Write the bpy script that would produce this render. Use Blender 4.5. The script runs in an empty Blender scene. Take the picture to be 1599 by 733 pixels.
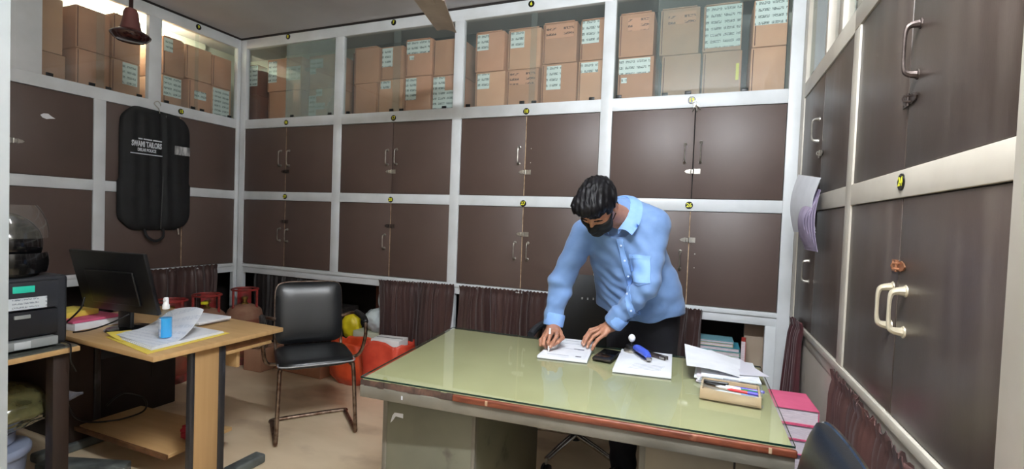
import bpy, bmesh, math, random
import numpy as np
from mathutils import Vector, Matrix, noise as mnoise

C = bpy.context.scene
COL = C.collection
random.seed(7)

# ------------------------------------------------------------------ camera
cam_d = bpy.data.cameras.new('camera')
cam_d.sensor_fit = 'HORIZONTAL'; cam_d.sensor_width = 36.0
cam_d.lens = 756.14 * 36.0 / 1599.0
cam_d.clip_start = 0.02; cam_d.clip_end = 60
cam = bpy.data.objects.new('camera', cam_d); COL.objects.link(cam)
_R = Vector((0.92800782, 0.37063501, 0.03783089))
_D = Vector((0.04588032, -0.01292215, -0.99886336))
_F = Vector((-0.36972487, 0.9286887, -0.02899671))
cam.matrix_world = Matrix(((_R.x, -_D.x, -_F.x, 0), (_R.y, -_D.y, -_F.y, 0), (_R.z, -_D.z, -_F.z, 1.38), (0, 0, 0, 1)))
C.camera = cam

# ------------------------------------------------------------------ world, lights, exposure
w = bpy.data.worlds.new('room_ambient'); w.use_nodes = True; C.world = w
w.node_tree.nodes['Background'].inputs[0].default_value = (0.8, 0.9, 1.0, 1)
w.node_tree.nodes['Background'].inputs[1].default_value = 0.12
def area(name, loc, target, sx, sy, power, col=(1, 1, 1)):
    d = bpy.data.lights.new(name, 'AREA'); d.shape = 'RECTANGLE'; d.size = sx; d.size_y = sy
    d.energy = power; d.color = col
    o = bpy.data.objects.new(name, d); COL.objects.link(o)
    o.location = loc
    o.rotation_euler = (Vector(target) - Vector(loc)).to_track_quat('-Z', 'Y').to_euler()
    return o
# the key light is the ceiling tube over the desk (built below with its batten); here its strength, and the other sources
TUBE_C, TUBE_L, TUBE_R, TUBE_STRENGTH, TUBE_COL = (-0.07, 0.58, 2.90), 1.08, 0.014, 560.0, (0.92, 0.965, 1.0)
area('added_rear_fill', (-0.45, -1.12, 1.25), (-0.8, 2.0, 1.0), 0.9, 1.9, 2.5, (0.90, 0.95, 1.0))  # weak fill added behind the camera; its doorway is unseen and assumed
area('lamp_inside_upper_cabinet', (-4.40, 2.66, 2.96), (-4.80, 2.66, 2.66), 0.5, 0.04, 11, (0.86, 1.0, 0.84))
C.view_settings.view_transform = 'Standard'; C.view_settings.look = 'None'
C.view_settings.gamma = 1.0; C.view_settings.exposure = 0.58
C.view_settings.use_curve_mapping = False

# ------------------------------------------------------------------ materials
def s2l(c):
    return tuple((v / 12.92 if v <= 0.04045 else ((v + 0.055) / 1.055) ** 2.4) for v in c)
def rgb(r, g, b): return s2l((r / 255, g / 255, b / 255))
MATS = {}
def mat(name, c1, rough=0.5, c2=None, scale=8.0, stretch=(1, 1, 1), metal=0.0, bump=0.0, bscale=60.0, coat=0.0, spec=0.5,
        lo=0.4, hi=0.65, detail=4.0, rvar=0.0, trans=0.0, alpha=1.0, sheen=0.0, c3=None, s3=3.0, lo3=.55, hi3=.7, stretch3=(1, 1, 1)):
    if name in MATS: return MATS[name]
    m = bpy.data.materials.new(name); m.use_nodes = True
    nt = m.node_tree; N = nt.nodes; L = nt.links; p = N['Principled BSDF']
    p.inputs['Roughness'].default_value = rough; p.inputs['Metallic'].default_value = metal
    p.inputs['Specular IOR Level'].default_value = spec
    p.inputs['Coat Weight'].default_value = coat; p.inputs['Coat Roughness'].default_value = 0.08
    p.inputs['Transmission Weight'].default_value = trans; p.inputs['Alpha'].default_value = alpha
    if sheen: p.inputs['Sheen Weight'].default_value = sheen
    p.inputs['Base Color'].default_value = (*c1, 1)
    tc = N.new('ShaderNodeTexCoord')
    def nz(sc, st, det):
        mp = N.new('ShaderNodeMapping'); mp.inputs['Scale'].default_value = st
        L.new(tc.outputs['Object'], mp.inputs['Vector'])
        n = N.new('ShaderNodeTexNoise'); n.inputs['Scale'].default_value = sc; n.inputs['Detail'].default_value = det
        L.new(mp.outputs['Vector'], n.inputs['Vector']); return n
    col = None
    if c2 is not None:
        n = nz(scale, stretch, detail)
        r = N.new('ShaderNodeValToRGB'); r.color_ramp.elements[0].position = lo; r.color_ramp.elements[1].position = hi
        r.color_ramp.elements[0].color = (*c1, 1); r.color_ramp.elements[1].color = (*c2, 1)
        L.new(n.outputs['Fac'], r.inputs['Fac']); col = r.outputs['Color']
        if c3 is not None:
            n3 = nz(s3, stretch3, 5.0)
            r3 = N.new('ShaderNodeValToRGB'); r3.color_ramp.elements[0].position = lo3; r3.color_ramp.elements[1].position = hi3
            L.new(n3.outputs['Fac'], r3.inputs['Fac'])
            mx = N.new('ShaderNodeMix'); mx.data_type = 'RGBA'
            L.new(r3.outputs['Color'], mx.inputs[0]); L.new(col, mx.inputs[6]); mx.inputs[7].default_value = (*c3, 1)
            col = mx.outputs[2]
        L.new(col, p.inputs['Base Color'])
        if rvar:
            mr = N.new('ShaderNodeMapRange'); mr.inputs[3].default_value = max(0, rough - rvar); mr.inputs[4].default_value = min(1, rough + rvar)
            L.new(n.outputs['Fac'], mr.inputs[0]); L.new(mr.outputs[0], p.inputs['Roughness'])
    if bump:
        n = nz(bscale, stretch, 3.0)
        b = N.new('ShaderNodeBump'); b.inputs['Strength'].default_value = bump; b.inputs['Distance'].default_value = 0.004
        L.new(n.outputs['Fac'], b.inputs['Height']); L.new(b.outputs['Normal'], p.inputs['Normal'])
    MATS[name] = m; return m

def mat_glass(name, tint=(0.93, 0.97, 0.95), dust=0.04, dustcol=(0.6, 0.66, 0.64), rough=0.02, streak=3.0):
    m = bpy.data.materials.new(name); m.use_nodes = True
    nt = m.node_tree; N = nt.nodes; L = nt.links
    for n in list(N): N.remove(n)
    out = N.new('ShaderNodeOutputMaterial')
    tr = N.new('ShaderNodeBsdfTransparent'); tr.inputs[0].default_value = (*tint, 1)
    gl = N.new('ShaderNodeBsdfGlossy'); gl.inputs['Roughness'].default_value = rough
    df = N.new('ShaderNodeBsdfDiffuse'); df.inputs[0].default_value = (*dustcol, 1)
    fr = N.new('ShaderNodeFresnel'); fr.inputs[0].default_value = 1.45
    ge = N.new('ShaderNodeNewGeometry'); fm = N.new('ShaderNodeMath'); fm.operation = 'MULTIPLY'; fi = N.new('ShaderNodeMath'); fi.operation = 'SUBTRACT'; fi.inputs[0].default_value = 1.0
    L.new(ge.outputs['Backfacing'], fi.inputs[1]); L.new(fr.outputs[0], fm.inputs[0]); L.new(fi.outputs[0], fm.inputs[1])
    tc = N.new('ShaderNodeTexCoord'); nz = N.new('ShaderNodeTexNoise'); nz.inputs['Scale'].default_value = streak; nz.inputs['Detail'].default_value = 5
    L.new(tc.outputs['Object'], nz.inputs['Vector'])
    mr = N.new('ShaderNodeMapRange'); mr.inputs[1].default_value = 0.12; mr.inputs[2].default_value = 0.75
    mr.inputs[3].default_value = dust * 0.5; mr.inputs[4].default_value = dust * 1.6
    L.new(nz.outputs['Fac'], mr.inputs[0])
    m1 = N.new('ShaderNodeMixShader'); m2 = N.new('ShaderNodeMixShader')
    L.new(mr.outputs[0], m1.inputs[0]); L.new(tr.outputs[0], m1.inputs[1]); L.new(df.outputs[0], m1.inputs[2])
    L.new(fm.outputs[0], m2.inputs[0]); L.new(m1.outputs[0], m2.inputs[1]); L.new(gl.outputs[0], m2.inputs[2])
    L.new(m2.outputs[0], out.inputs[0])
    MATS[name] = m; return m

def mat_print(name, paper, ink, cols, rows, cover=0.5, seed=0.0, axis='XZ', fine=70.0):
    """printed or handwritten lines: rows of broken dark dashes in the object's own plane"""
    m = bpy.data.materials.new(name); m.use_nodes = True
    nt = m.node_tree; N = nt.nodes; L = nt.links; p = N['Principled BSDF']
    p.inputs['Roughness'].default_value = 0.6
    tc = N.new('ShaderNodeTexCoord'); sp = N.new('ShaderNodeSeparateXYZ')
    L.new(tc.outputs['Object'], sp.inputs[0])
    ua, va = sp.outputs[axis[0]], sp.outputs[axis[1]]
    def math_(op, a, b=None):
        n = N.new('ShaderNodeMath'); n.operation = op
        for i, v in enumerate((a, b)):
            if v is None: continue
            if isinstance(v, (int, float)): n.inputs[i].default_value = v
            else: L.new(v, n.inputs[i])
        return n.outputs[0]
    rowf = math_('FRACT', math_('MULTIPLY', va, rows))
    line = math_('MULTIPLY', math_('GREATER_THAN', rowf, 0.30), math_('LESS_THAN', rowf, 0.72))
    colf = math_('FRACT', math_('MULTIPLY', ua, cols))
    block = math_('MULTIPLY', math_('GREATER_THAN', colf, 0.5 - cover * 0.5), math_('LESS_THAN', colf, 0.5 + cover * 0.5))
    cb = N.new('ShaderNodeCombineXYZ'); L.new(math_('MULTIPLY', ua, fine), cb.inputs[0]); L.new(math_('MULTIPLY', va, fine * 1.4), cb.inputs[1]); cb.inputs[2].default_value = seed
    nz = N.new('ShaderNodeTexNoise'); nz.inputs['Scale'].default_value = 1.0; nz.inputs['Detail'].default_value = 2
    L.new(cb.outputs[0], nz.inputs['Vector'])
    fac = math_('MULTIPLY', math_('MULTIPLY', line, block), math_('GREATER_THAN', nz.outputs['Fac'], 0.47))
    mx = N.new('ShaderNodeMix'); mx.data_type = 'RGBA'
    L.new(fac, mx.inputs[0]); mx.inputs[6].default_value = (*paper, 1); mx.inputs[7].default_value = (*ink, 1)
    L.new(mx.outputs[2], p.inputs['Base Color'])
    MATS[name] = m; return m

M_WHITE = mat('white_laminate', rgb(224, 228, 232), 0.35, rgb(208, 212, 214), 5.0, lo=.35, hi=.75, bump=.03)
M_CREAM = mat('yellowed_white_laminate', rgb(206, 199, 186), 0.42, rgb(186, 178, 165), 4.0, lo=.35, hi=.75, bump=.03)
M_DOOR = mat('brown_laminate', rgb(88, 70, 64), 0.50, rgb(80, 64, 58), 2.0, lo=.3, hi=.7, bump=.05, bscale=300, spec=.75)
M_DOORR = mat('dusty_dark_laminate', rgb(72, 61, 55), 0.40, rgb(92, 82, 75), 5.0, (3, 3, .45), lo=.40, hi=.80, bump=.06, bscale=120, rvar=.12)
M_EDGE = mat('raw_ply_edge', rgb(196, 170, 140), 0.6, rgb(150, 120, 90), 30)
M_SHELL = mat('cabinet_lining', rgb(92, 98, 100), 0.6, rgb(82, 88, 90), 3)
M_SHELLW = mat('cabinet_lining_pale', rgb(206, 206, 190), 0.6, rgb(190, 190, 176), 3)
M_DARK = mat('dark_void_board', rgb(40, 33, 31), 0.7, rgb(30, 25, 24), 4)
M_CARD = mat('brown_cardboard', rgb(206, 152, 122), 0.75, rgb(192, 138, 108), 6, lo=.3, hi=.7, bump=.08, bscale=90, c3=rgb(172, 122, 96), s3=2.5, lo3=.6, hi3=.8)
CARDS = [M_CARD, mat('brown_cardboard_pale', rgb(210, 164, 132), 0.75, rgb(196, 148, 118), 6, lo=.3, hi=.7, bump=.08, bscale=90, c3=rgb(176, 130, 102), s3=2.5, lo3=.6, hi3=.8), mat('brown_cardboard_worn', rgb(192, 144, 114), 0.75, rgb(176, 128, 100), 5, lo=.3, hi=.7, bump=.08, bscale=90, c3=rgb(150, 108, 86), s3=4, lo3=.58, hi3=.75)]
M_CARDD = mat('dark_red_cardboard', rgb(112, 66, 52), 0.75, rgb(96, 54, 44), 6, lo=.3, hi=.7, bump=.08, bscale=90)
M_CARD2 = mat('plain_tan_cardboard', rgb(192, 148, 120), 0.75, rgb(180, 136, 110), 5, lo=.3, hi=.7, bump=.06, bscale=90)
M_TAPE = mat('clear_tape', rgb(206, 176, 146), 0.25)
M_YTAPE = mat('yellow_tape', rgb(226, 214, 40), 0.5)
M_PLATE = mat('black_disc', rgb(16, 16, 14), 0.35)
M_YEL = mat('yellow_digits', rgb(232, 230, 60), 0.5)
M_STEEL = mat('brushed_steel', rgb(196, 192, 184), 0.32, rgb(170, 166, 158), 40, metal=.9)
M_RUST = mat('aged_brass', rgb(176, 124, 92), 0.45, rgb(140, 90, 64), 30, metal=.6)
M_DSTEEL = mat('dark_tarnished_metal', rgb(92, 82, 78), 0.4, rgb(70, 60, 56), 30, metal=.7)
M_BLACK = mat('black_plastic', rgb(20, 20, 21), 0.4)
M_GLOSSBLK = mat('gloss_black_plastic', rgb(12, 12, 14), 0.12)
M_FLOOR = mat('worn_vinyl_floor', rgb(226, 206, 176), 0.36, rgb(212, 190, 158), 2.2, (1, 2.2, 1), lo=.35, hi=.7, bump=.03, bscale=30, rvar=.1,
              c3=rgb(176, 150, 122), s3=1.6, lo3=.56, hi3=.74, stretch3=(1, 1.8, 1))
M_CEIL = mat('grey_white_ceiling', rgb(206, 206, 212), 0.85, rgb(194, 194, 200), 1.5)
M_WALL = mat('pale_plaster', rgb(214, 206, 194), 0.8, rgb(196, 186, 172), 2.0, lo=.35, hi=.7, c3=rgb(120, 108, 98), s3=2.4, lo3=.66, hi3=.8)
M_JAMB = mat('grey_painted_post', rgb(160, 164, 164), 0.5, rgb(150, 155, 155), 6)
M_RED = mat('red_enamel', rgb(196, 30, 34), 0.4)
M_PAPER = mat('white_paper', rgb(232, 234, 240), 0.6, rgb(222, 224, 230), 12)
M_PAPERV = mat('lilac_tinted_paper', rgb(178, 166, 192), 0.6, rgb(150, 138, 166), 12)
M_CURT = mat('brown_satin_curtain', rgb(66, 43, 40), 0.42, rgb(54, 35, 33), 3, (2, 2, .3), sheen=.25, bump=.05, bscale=300)
M_CURTM = mat('maroon_curtain', rgb(74, 30, 36), 0.5, rgb(60, 24, 30), 3, (2, 2, .3), sheen=.2, bump=.05, bscale=300)
M_CURTR = mat('rust_brown_curtain', rgb(78, 46, 41), 0.75, rgb(60, 37, 34), 3, (2, 2, .4), sheen=.06, bump=.05, bscale=300)
M_CURTB = mat('black_curtain', rgb(34, 28, 28), 0.6, rgb(26, 22, 22), 12, (4, 4, .6))
M_LEATHER = mat('black_leatherette', rgb(25, 27, 30), 0.34, rgb(20, 22, 25), 8, bump=.1, bscale=240, spec=.6)
M_CHROME = mat('worn_chrome', rgb(200, 196, 190), 0.2, rgb(150, 130, 112), 22, metal=1.0, lo=.5, hi=.75)
M_OLDCHR = mat('rusted_chrome', rgb(150, 132, 118), 0.32, rgb(96, 72, 58), 26, metal=.9, lo=.4, hi=.65)
M_GREEN = mat('pale_green_vinyl', rgb(178, 176, 138), 0.45, rgb(170, 168, 130), 3.0)
M_PED = mat('olive_grey_steel', rgb(118, 118, 102), 0.42, rgb(100, 101, 88), 3.5, lo=.35, hi=.7, c3=rgb(60, 56, 50), s3=7, lo3=.62, hi3=.76, bump=.03)
M_PEDR = mat('tan_grey_steel', rgb(150, 140, 122), 0.42, rgb(136, 126, 108), 3.5, lo=.35, hi=.7, bump=.03)
M_APRON = mat('grey_steel_rail', rgb(128, 124, 114), 0.42, rgb(106, 102, 92), 6, lo=.35, hi=.7)
M_WSTRIP = mat('worn_red_wood', rgb(132, 70, 46), 0.5, rgb(98, 48, 32), 14, (1, 6, 6), lo=.35, hi=.65, c3=rgb(176, 120, 92), s3=12, lo3=.64, hi3=.74)
M_ROUGH = mat('broken_dark_edge', rgb(70, 54, 48), 0.8, rgb(116, 86, 72), 20, lo=.45, hi=.7, bump=.4, bscale=60)
M_BEECH = mat('beech_laminate', rgb(196, 160, 112), 0.45, rgb(186, 150, 102), 4, (1, 12, .5), lo=.3, hi=.7)
M_BEECHV = mat('beech_laminate_upright', rgb(186, 150, 104), 0.45, rgb(178, 142, 96), 4, (12, 12, .5), lo=.3, hi=.7)
M_BEDGE = mat('brown_board_edge', rgb(120, 82, 50), 0.6, rgb(98, 66, 40), 20)
M_MARBLE = mat('black_marble_laminate', rgb(38, 38, 42), 0.4, rgb(96, 98, 108), 5, (2, 2, .9), lo=.56, hi=.74, detail=8)
M_MARBLEG = mat('grey_marble_laminate', rgb(96, 102, 100), 0.5, rgb(60, 64, 64), 9, lo=.42, hi=.62, detail=8)
M_DKWOOD = mat('dark_laminate_and_leg_shade', rgb(46, 32, 26), 0.5, rgb(36, 25, 21), 5, (8, 8, .6))  # dark wood of the printer table; also shade colour of one beech leg
M_TOPGL = mat('dark_table_glass', rgb(96, 98, 92), 0.2, rgb(80, 82, 78), 5)
M_PRN = mat('charcoal_plastic', rgb(40, 42, 48), 0.45, rgb(36, 38, 44), 8, bump=.03, bscale=400)
M_PRN2 = mat('darker_charcoal_plastic', rgb(26, 27, 32), 0.4)
M_GREYP = mat('grey_plastic_tray', rgb(142, 146, 146), 0.5, rgb(128, 132, 132), 9)
M_TEAL = mat('teal_sticker', rgb(36, 196, 168), 0.45)
M_SCREEN = mat('matte_black_monitor', rgb(15, 15, 17), 0.38)
M_VISOR = mat_glass('clear_scratched_visor', (0.96, 0.96, 0.95), 0.03, (0.75, 0.73, 0.68), 0.04, 30)
M_FOLDY = mat('yellow_folder_card', rgb(236, 214, 96), 0.6, rgb(226, 202, 84), 8)
M_PINK = mat('pink_file_cover', rgb(216, 98, 134), 0.6, rgb(206, 88, 124), 9)
M_PAGES = mat('page_block', rgb(226, 214, 220), 0.7, rgb(196, 182, 190), 40, (1, 1, 30))
M_CYLRED = mat('dusty_red_cylinder', rgb(140, 66, 50), 0.6, rgb(124, 56, 44), 6, lo=.35, hi=.65, c3=rgb(120, 84, 62), s3=5, lo3=.45, hi3=.65, bump=.1, bscale=50)
M_CYLDUST = mat('rust_dust_on_cylinder', rgb(150, 112, 90), 0.85, rgb(130, 86, 68), 9, bump=.2, bscale=60)
M_CYLRING = mat('red_painted_collar', rgb(150, 44, 42), 0.5, rgb(92, 44, 38), 14)
M_BRASS = mat('brass_valve', rgb(170, 140, 80), 0.35, metal=.9)
M_ORANGE = mat('orange_plastic_bag', rgb(232, 92, 50), 0.42, rgb(206, 70, 36), 7, bump=.25, bscale=30)
M_ORANGE2 = mat('red_orange_plastic_bag', rgb(222, 84, 62), 0.42, rgb(196, 62, 44), 7, bump=.25, bscale=30)
M_WBAG = mat('translucent_white_bag', rgb(212, 222, 224), 0.35, rgb(190, 202, 206), 9, bump=.3, bscale=26)
M_YBAG = mat('yellow_plastic_bag', rgb(226, 206, 36), 0.4, rgb(206, 184, 26), 9, bump=.2, bscale=26)
M_SACK = mat('dirty_beige_cloth', rgb(156, 130, 106), 0.9, rgb(126, 104, 86), 10, bump=.3, bscale=40)
M_BOXW = mat('white_box_card', rgb(232, 230, 228), 0.6)
M_BLUEL = mat('blue_gel', rgb(20, 168, 236), 0.15, spec=.6)
M_BOTTLE = mat_glass('clear_bottle', (0.95, 0.98, 1.0), 0.05, (0.8, 0.9, 0.95), 0.03, 5)
M_WPLAS = mat('white_plastic', rgb(236, 238, 240), 0.35)
M_BLUEB = mat('blue_stapler_plastic', rgb(72, 96, 206), 0.35)
M_WOODT = mat('pale_wood_tray', rgb(196, 176, 146), 0.55, rgb(178, 154, 122), 6, (1, 8, 1), lo=.3, hi=.7)
M_FAN = mat('dusty_beige_blade', rgb(198, 186, 174), 0.55, rgb(170, 156, 144), 5, lo=.35, hi=.7, c3=rgb(124, 104, 90), s3=6, lo3=.6, hi3=.78)
M_FANBRN = mat('dark_maroon_enamel', rgb(44, 17, 18), 0.12, rgb(54, 24, 24), 6, coat=.5)
M_BELL = mat('dusty_maroon_enamel', rgb(104, 62, 58), 0.5, rgb(88, 48, 46), 8)
M_GBAG = mat('black_garment_cloth', rgb(22, 23, 26), 0.75, rgb(17, 18, 20), 8, bump=.1, bscale=200)
M_INKW = mat('white_print', rgb(214, 218, 226), 0.6)
M_FOIL = mat('clear_card_window', rgb(196, 196, 198), 0.15, rgb(120, 122, 124), 26, (1, 1.5, .4), lo=.4, hi=.6, spec=.8)
M_OLIVE = mat('olive_contents_in_clear_wrap', rgb(104, 100, 66), 0.1, rgb(72, 70, 44), 10, bump=.9, bscale=14, spec=1.0, coat=.8)
M_TUB = mat('pale_blue_tub', rgb(150, 160, 184), 0.3, rgb(138, 148, 172), 5)
M_SHIRT = mat('light_blue_shirt_cotton', rgb(112, 145, 194), 0.75, rgb(105, 138, 187), 20, bump=.06, bscale=500, sheen=.2)
M_TROU = mat('navy_black_trousers', rgb(22, 23, 32), 0.8, rgb(18, 19, 26), 20)
M_SKIN = mat('brown_skin', rgb(178, 126, 100), 0.5, rgb(162, 112, 88), 30, bump=.05, bscale=300)
M_HAIR = mat('black_hair', rgb(12, 11, 13), 0.5, rgb(16, 15, 18), 60, (1, 1, .3), bump=.2, bscale=220, spec=.18)
M_MASK = mat('black_cloth_mask', rgb(17, 17, 19), 0.85)
M_NAIL = mat('pale_nail', rgb(206, 160, 140), 0.3)
M_BUTTON = mat('pale_blue_button', rgb(190, 206, 232), 0.3)
M_CABLE = mat('black_cable', rgb(16, 15, 15), 0.45)
GL_CLEAR = mat_glass('clear_sliding_glass', (0.96, 0.98, 0.97), 0.025)
GL_DUST = mat_glass('dusty_sliding_glass', (0.965, 0.985, 0.975), 0.06, (0.55, 0.62, 0.60))
GL_HAZE = mat_glass('hazy_green_sliding_glass', (0.86, 0.92, 0.89), 0.26, (0.52, 0.60, 0.57))
GL_TOP = mat_glass('desk_glass_sheet', (0.97, 0.985, 0.965), 0.0, rough=0.03)
M_GLEDGE = mat('dark_green_glass_edge', rgb(14, 46, 40), 0.2)
M_LBL_A = mat_print('printed_label_small', rgb(214, 226, 224), rgb(112, 126, 126), 13.0, 24.0, 0.84, 1.3, 'XZ', 150)
M_LBL_L = mat_print('printed_label_side', rgb(214, 226, 224), rgb(120, 134, 134), 13.0, 24.0, 0.84, 2.3, 'YZ', 150)
M_WRITE = mat_print('handwriting_on_card', rgb(202, 148, 118), rgb(96, 66, 56), 3.6, 26.0, 0.8, 4.3, 'XZ', 90)

# ------------------------------------------------------------------ mesh helpers
class MB:
    def __init__(s): s.v = []; s.f = []; s.mi = []
    def add(s, vs, fs, mi=0):
        o = len(s.v); s.v += [tuple(v) for v in vs]
        s.f += [tuple(i + o for i in f) for f in fs]; s.mi += [mi] * len(fs); return s
    def box(s, a, b, mi=0):
        (x0, y0, z0), (x1, y1, z1) = [tuple(min(p, q) for p, q in zip(a, b)), tuple(max(p, q) for p, q in zip(a, b))]
        return s.add([(x0, y0, z0), (x1, y0, z0), (x1, y1, z0), (x0, y1, z0), (x0, y0, z1), (x1, y0, z1), (x1, y1, z1), (x0, y1, z1)],
                     [(0, 3, 2, 1), (4, 5, 6, 7), (0, 1, 5, 4), (1, 2, 6, 5), (2, 3, 7, 6), (3, 0, 4, 7)], mi)
    def obox(s, c, size, rot, mi=0):
        hx, hy, hz = [q / 2 for q in size]
        R = rot if isinstance(rot, Matrix) else Matrix.Rotation(rot, 3, 'Z')
        vs = [Vector(c) + R @ Vector((sx * hx, sy * hy, sz * hz)) for sz in (-1, 1) for sx, sy in ((-1, -1), (1, -1), (1, 1), (-1, 1))]
        return s.add(vs, [(0, 3, 2, 1), (4, 5, 6, 7), (0, 1, 5, 4), (1, 2, 6, 5), (2, 3, 7, 6), (3, 0, 4, 7)], mi)
    def prism(s, poly, fn0, fn1, mi=0, side=None):
        n = len(poly); vs = [fn0(*p) for p in poly] + [fn1(*p) for p in poly]
        s.add(vs, [tuple(range(n))[::-1], tuple(range(n, 2 * n))], mi)
        o = len(s.v) - 2 * n
        for i in range(n):
            j = (i + 1) % n
            s.f.append((o + i, o + j, o + n + j, o + n + i)); s.mi.append(mi if side is None else side)
        return s
    def tube(s, pts, r, n=8, closed=False, mi=0, cap=True):
        P = [Vector(p) for p in pts]; m = len(P)
        rr = r if isinstance(r, (list, tuple)) else [r] * m
        up = None; vs = []
        for i in range(m):
            a = P[(i - 1) % m] if (closed or i > 0) else P[i]
            b = P[(i + 1) % m] if (closed or i < m - 1) else P[i]
            t = (b - a).normalized()
            if up is None: up = t.orthogonal().normalized()
            up = (up - t * up.dot(t))
            up = up.normalized() if up.length > 1e-6 else t.orthogonal().normalized()
            q = t.cross(up)
            for k in range(n):
                an = 2 * math.pi * k / n
                vs.append(P[i] + (up * math.cos(an) + q * math.sin(an)) * rr[i])
        fs = []
        for i in range(m if closed else m - 1):
            for k in range(n):
                fs.append((i * n + k, i * n + (k + 1) % n, ((i + 1) % m) * n + (k + 1) % n, ((i + 1) % m) * n + k))
        if not closed and cap: fs += [tuple(range(n))[::-1], tuple(range((m - 1) * n, m * n))]
        return s.add(vs, fs, mi)
    def lathe(s, prof, c, n=24, mi=0, axis=Vector((0, 0, 1)), caps=True):
        q = Vector((0, 0, 1)).rotation_difference(Vector(axis)); vs = []
        for (r, z) in prof:
            for k in range(n):
                a = 2 * math.pi * k / n
                vs.append(Vector(c) + q @ Vector((r * math.cos(a), r * math.sin(a), z)))
        fs = []
        for i in range(len(prof) - 1):
            for k in range(n): fs.append((i * n + k, i * n + (k + 1) % n, (i + 1) * n + (k + 1) % n, (i + 1) * n + k))
        if caps: fs += [tuple(range(n))[::-1], tuple(range((len(prof) - 1) * n, len(prof) * n))]
        return s.add(vs, fs, mi)
    def grid(s, fn, nu, nv, mi=0, wrapu=False):
        vs = [fn(i / (nu if wrapu else nu - 1), j / (nv - 1)) for j in range(nv) for i in range(nu)]
        fs = []
        for j in range(nv - 1):
            for i in range(nu if wrapu else nu - 1):
                k = (i + 1) % nu
                fs.append((j * nu + i, j * nu + k, (j + 1) * nu + k, (j + 1) * nu + i))
        return s.add(vs, fs, mi)
    def sheet(s, fn, nu, nv, th, mi=0):
        """closed thin sheet: fn(u,v) and the same offset by th along the local normal"""
        A = [[Vector(fn(i / (nu - 1), j / (nv - 1))) for i in range(nu)] for j in range(nv)]
        def nrm(i, j):
            du = A[j][min(i + 1, nu - 1)] - A[j][max(i - 1, 0)]; dv = A[min(j + 1, nv - 1)][i] - A[max(j - 1, 0)][i]
            n = du.cross(dv); return n.normalized() if n.length > 1e-12 else Vector((0, 0, 1))
        top = [A[j][i] + nrm(i, j) * th * .5 for j in range(nv) for i in range(nu)]
        bot = [A[j][i] - nrm(i, j) * th * .5 for j in range(nv) for i in range(nu)]
        k = nu * nv; fs = []
        for j in range(nv - 1):
            for i in range(nu - 1):
                a, b, c, d = j * nu + i, j * nu + i + 1, (j + 1) * nu + i + 1, (j + 1) * nu + i
                fs += [(a, b, c, d), (k + d, k + c, k + b, k + a)]
        rim = [i for i in range(nu)] + [j * nu + nu - 1 for j in range(1, nv)] + [(nv - 1) * nu + i for i in range(nu - 2, -1, -1)] + [j * nu for j in range(nv - 2, 0, -1)]
        for a, b in zip(rim, rim[1:] + rim[:1]): fs.append((b, a, k + a, k + b))
        return s.add(top + bot, fs, mi)
    def build(s, name, m, parent=None, smooth=35, bevel=0.0, seg=2, local=False):
        me = bpy.data.meshes.new(name)
        off = Vector((0, 0, 0))
        if parent is not None and not local:
            q = parent
            while q is not None: off += q.location; q = q.parent
        me.from_pydata([Vector(v) - off for v in s.v], [], s.f)
        ms = m if isinstance(m, (list, tuple)) else [m]
        for x in ms: me.materials.append(x)
        if len(ms) > 1: me.polygons.foreach_set('material_index', s.mi)
        bm = bmesh.new(); bm.from_mesh(me)
        bmesh.ops.recalc_face_normals(bm, faces=bm.faces)
        if bevel:
            ed = [e for e in bm.edges if len(e.link_faces) == 2 and e.calc_face_angle(0) > 0.6]
            bmesh.ops.bevel(bm, geom=ed, offset=bevel, segments=seg, profile=0.5, affect='EDGES', clamp_overlap=True)
        bm.to_mesh(me); bm.free()
        if smooth:
            me.polygons.foreach_set('use_smooth', [True] * len(me.polygons))
            me.set_sharp_from_angle(angle=math.radians(smooth))
        o = bpy.data.objects.new(name, me); COL.objects.link(o)
        if parent is not None: o.parent = parent
        return o

def tag(o, label=None, cat=None, group=None, kind=None):
    if label: o['label'] = label
    if cat: o['category'] = cat
    if group: o['group'] = group
    if kind: o['kind'] = kind
    return o
def thing(name, label, cat, loc=(0, 0, 0), group=None, rz=0.0):
    o = bpy.data.objects.new(name, None); COL.objects.link(o); o.empty_display_size = .05
    o.location = loc; o.rotation_euler = (0, 0, rz); return tag(o, label, cat, group)
def text_obj(name, body, m, size, mw, parent, extrude=0.0008, sx=1.0, align='CENTER'):
    cu = bpy.data.curves.new(name, 'FONT'); cu.body = body; cu.size = size; cu.align_x = align; cu.align_y = 'CENTER'
    cu.extrude = extrude; cu.offset = size * 0.035; cu.materials.append(m); cu.resolution_u = 3
    tmp = bpy.data.objects.new('tmp_text', cu)
    me = bpy.data.meshes.new_from_object(tmp); bpy.data.objects.remove(tmp)
    me.materials.clear(); me.materials.append(m)
    o = bpy.data.objects.new(name, me); COL.objects.link(o)
    off = Vector((0, 0, 0)); q = parent
    while q is not None: off += q.location; q = q.parent
    o.parent = parent
    o.matrix_local = Matrix.Translation(-off) @ mw @ Matrix.Diagonal((sx, 1, 1, 1))
    return o
def smoothpath(pts, n=6, closed=False):
    P = [Vector(p) for p in pts]; m = len(P); out = []
    for i in range(m if closed else m - 1):
        a = P[(i - 1) % m] if (closed or i > 0) else P[i]
        b = P[i]; c = P[(i + 1) % m]
        d = P[(i + 2) % m] if (closed or i < m - 2) else c
        for k in range(n):
            t = k / n
            out.append(0.5 * ((2 * b) + (c - a) * t + (2 * a - 5 * b + 4 * c - d) * t * t + (3 * b - a - 3 * c + d) * t ** 3))
    if not closed: out.append(P[-1])
    return out
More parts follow.
